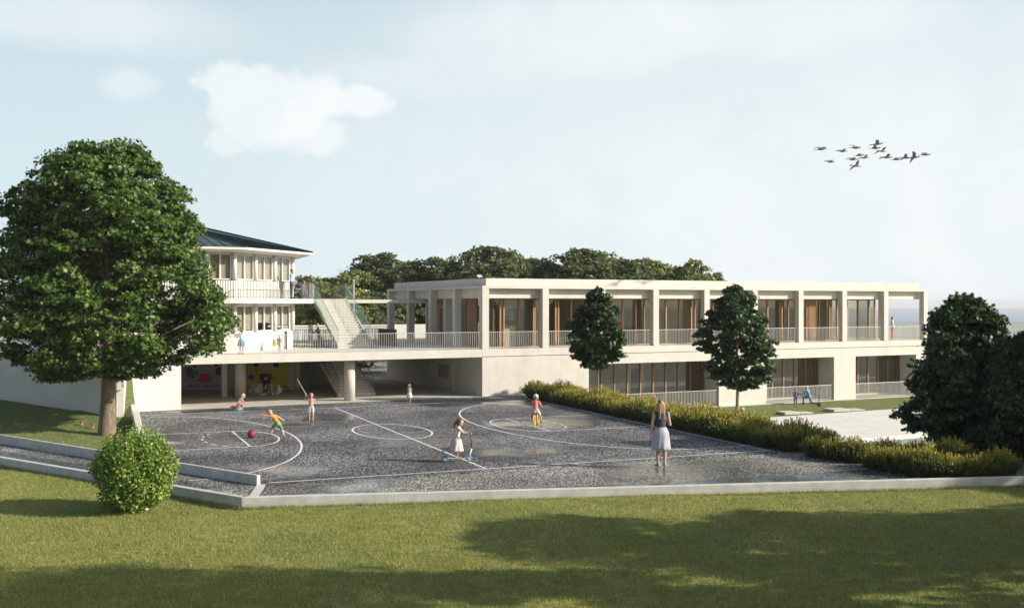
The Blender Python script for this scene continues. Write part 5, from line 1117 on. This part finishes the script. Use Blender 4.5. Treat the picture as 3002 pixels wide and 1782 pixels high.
# upper loggia child
p = F(35.05, 1.0, ZS); Hh = Hpx(p, 71)
person('red haired woman in white top and red trousers leaning by the end bay railing', p, R(-110), min(Hh, 1.95), dict(uaL=(-.15, .2, -1), faL=(.1, .7, -.6), uaR=(.15, .2, -1), faR=(-.1, .7, -.6)), top=(.60, .64, .74), sleeve='long', bottom='trousers', bcol=(.60, .03, .08), hair=(.40, .13, .06), hairtype='bob', shoe=(.6, .6, .6), fine=1.3)
# gallery man
gy = 64.0; p = Vector(((850-1501)/FL*gy, gy, 5.9)); p = Vector((-13.38, 63.0, 5.9))
person('bearded man in light blue shirt standing on the gallery behind the railing', p, R(-75), 1.86, dict(uaL=(-.2, -.1, -1), faL=(0, .5, -.85), uaR=(.2, -.15, -1), faR=(-.1, .35, -.9)), top=(.30, .48, .62), sleeve='long', bottom='trousers', bcol=(.06, .07, .13), hair=(.02, .015, .012), shoe=(.05, .05, .05), beard=True, fine=1.3)
p = Vector((-13.3, 65.6, 5.9)); person('brown haired child in pink top at the gallery corner beside the bearded man', p, R(-80), 1.3, dict(T=(0, .2, 1), Hd=(0, .35, 1), uaL=(-.1, .8, -.3), faL=(0, 1, .1), uaR=(.1, .8, -.3), faR=(0, 1, .1)), top=(.62, .35, .45), sleeve='short', bottom='trousers', bcol=(.1, .1, .15), hair=BROWN, hairtype='bob', child=True, shoe=(.1, .1, .1), fine=1.4)
# terrace people
p = Vector(((708-1501)/FL*57.2, 57.2, ZS))
T_, j = person('dark haired woman in white top and teal skirt reading a red book on the terrace', p, R(60), 1.46, dict(uaL=(-.12, .35, -.95), faL=(.1, .9, .15), uaR=(.12, .35, -.95), faR=(-.1, .9, .15), thL=(-.06, .05, -1), thR=(.06, -.05, -1), face=(0, 1, -.35)), top=(.66, .64, .60), sleeve='none', bottom='skirt', bcol=(.16, .33, .38), hem=.22, flare=.8, hair=BROWN, hairtype='long', fine=1.3)
q = T_.location + Matrix.Rotation(R(60), 3, 'Z') @ ((j['wL']+j['wR'])/2 + Vector((0, .12, .06))); BO = thing('open_book', 'red covered book held open by the woman in the teal skirt', 'book', q, R(60))
for s_ in (-1, 1): g = MB(); g.add([(0, -.1, 0), (s_*.15, -.1, .05), (s_*.15, .1, .07), (0, .1, .02), (0, -.1, .02), (s_*.15, -.1, .07), (s_*.15, .1, .09), (0, .1, .04)], [(0,3,2,1),(4,5,6,7),(0,1,5,4),(1,2,6,5),(2,3,7,6),(3,0,4,7)]); g.build('cover', cm((.45, .02, .03)), BO)
p = at(818, 1027, ZS); p.z = ZS
T_, j = person('small child in navy jacket and pale hat on the terrace', p, R(-150), 1.0, dict(uaL=(-.3, .1, -1), faL=(-.1, .3, -1)), top=(.08, .11, .20), sleeve='long', bottom='trousers', bcol=(.20, .18, .18), hair=(.5, .4, .25), hat=(.60, .55, .48), shoe=(.05, .05, .05), child=True, fine=1.3)
g = MB(); g.capsule((0, 0, .12), (0, 0, .30), .13, .11, 12, (1, 0, 0), .6); o = g.build('school_bag', cm((.60, .42, .05)), smooth=True); o.location = p + Vector((-.26, -.05, .28)); tag(o, 'yellow bag hanging at the side of the small child on the terrace', 'bag'); g = MB(); g.tube([(-.06, 0, .40), (0, 0, .52), (.06, 0, .40)], .012, 6); g.build('strap', cm((.5, .34, .04)), o)
p = F(-8.3, 6.2, ZS)
person('figure in black with grey hair walking on the terrace behind the stairs', p, R(100), 1.62, dict(T=(0, .25, 1), uaL=(-.1, .5, -.85), faL=(0, .9, -.1), thL=(0, .35, -.95), shL=(0, -.05, -1), thR=(0, -.3, -.95), shR=(0, -.4, -.9)), top=(.02, .02, .022), sleeve='long', bottom='trousers', bcol=(.012, .012, .014), hair=(.30, .29, .28), shoe=(.02, .02, .02), fine=1.3)
# birds
bp_ = [(2408, 437), (2434, 474), (2470, 443), (2508, 433), (2520, 455), (2535, 462), (2500, 467), (2510, 486), (2566, 434), (2572, 422), (2586, 443), (2600, 461), (2628, 467), (2654, 462), (2680, 461), (2712, 453)]
bl = ['leftmost bird', 'low bird second from the left', 'bird third from the left', 'upper bird left of the cluster', 'bird in the middle of the cluster', 'bird at the lower right of the cluster', 'bird at the lower left of the cluster', 'lowest bird', 'bird just under the highest one', 'highest bird', 'bird below and right of the highest pair', 'bird left of the dark right-hand pair', 'dark low bird right of centre', 'fourth bird from the right tip', 'second bird from the right tip', 'rightmost bird']
BM = mat('feather', (.14, .15, .15), .8, (.22, .23, .23), scale=8)
b0 = None
for i, ((px, py), lb) in enumerate(zip(bp_, bl)):
    p = atY(px, py, 70+(i*37 % 11)-5)
    if b0 is None:
        b0 = thing('bird', lb, 'bird', p, 0, 'flock of flying birds'); g = MB(); g.ell((0, 0, 0), (.20, .055, .05), 12, 8); g.ell((.21, 0, .02), (.055, .035, .035), 10, 6); g.capsule((.26, 0, .02), (.31, 0, .01), .012, .004, 6); g.build('body', BM, b0, True)
        g = MB(); g.add([(-.16, -.02, .01), (-.36, -.08, 0), (-.36, .08, 0), (-.16, .02, .01), (-.16, 0, -.015), (-.34, 0, -.015)], [(0, 1, 2, 3), (0, 4, 5, 1), (3, 2, 5, 4), (1, 5, 2), (0, 3, 4)]); g.build('tail', BM, b0)
        for s_ in (-1, 1):
            g = MB(); g.add([(.10, s_*.03, .03), (-.08, s_*.03, .03), (.06, s_*.26, .11), (-.10, s_*.26, .10), (-.10, s_*.52, .04), (-.14, s_*.50, .035), (.09, s_*.03, .015), (-.07, s_*.03, .015), (.05, s_*.26, .095), (-.09, s_*.26, .088)], [(0, 1, 3, 2), (2, 3, 5, 4), (6, 8, 9, 7), (8, 4, 5, 9), (0, 2, 8, 6), (1, 7, 9, 3), (2, 4, 8), (3, 9, 5)]); g.build('wing', BM, b0)
        b = b0
    else: b = copy_tree(b0); b.location = p; tag(b, lb + ' of the flock')
    b.rotation_euler = (R(random.uniform(-25, 25)), R(random.uniform(-6, 6)), R(random.uniform(-22, 22))); s_ = random.uniform(1.1, 1.45); b.scale = (s_, s_, s_)
tag(b0, 'leftmost bird of the flock in the sky')

# thin even air over the whole place
hb = MB(); hb.box(-9600, 9700, -60, 9650, -62, 19); hz_o = hb.build('haze', 'dark'); tag(hz_o, 'thin pale haze in the air over the fields and sea', 'haze', kind='stuff')
hm_ = bpy.data.materials.new('haze_air'); hm_.use_nodes = True; nn_ = hm_.node_tree.nodes; nn_.remove(nn_['Principled BSDF']); pv = nn_.new('ShaderNodeVolumePrincipled')
pv.inputs['Color'].default_value = (.92, .95, .98, 1); pv.inputs['Density'].default_value = .00018; hm_.node_tree.links.new(pv.outputs[0], nn_['Material Output'].inputs['Volume'])
hz_o.data.materials.clear(); hz_o.data.materials.append(hm_)
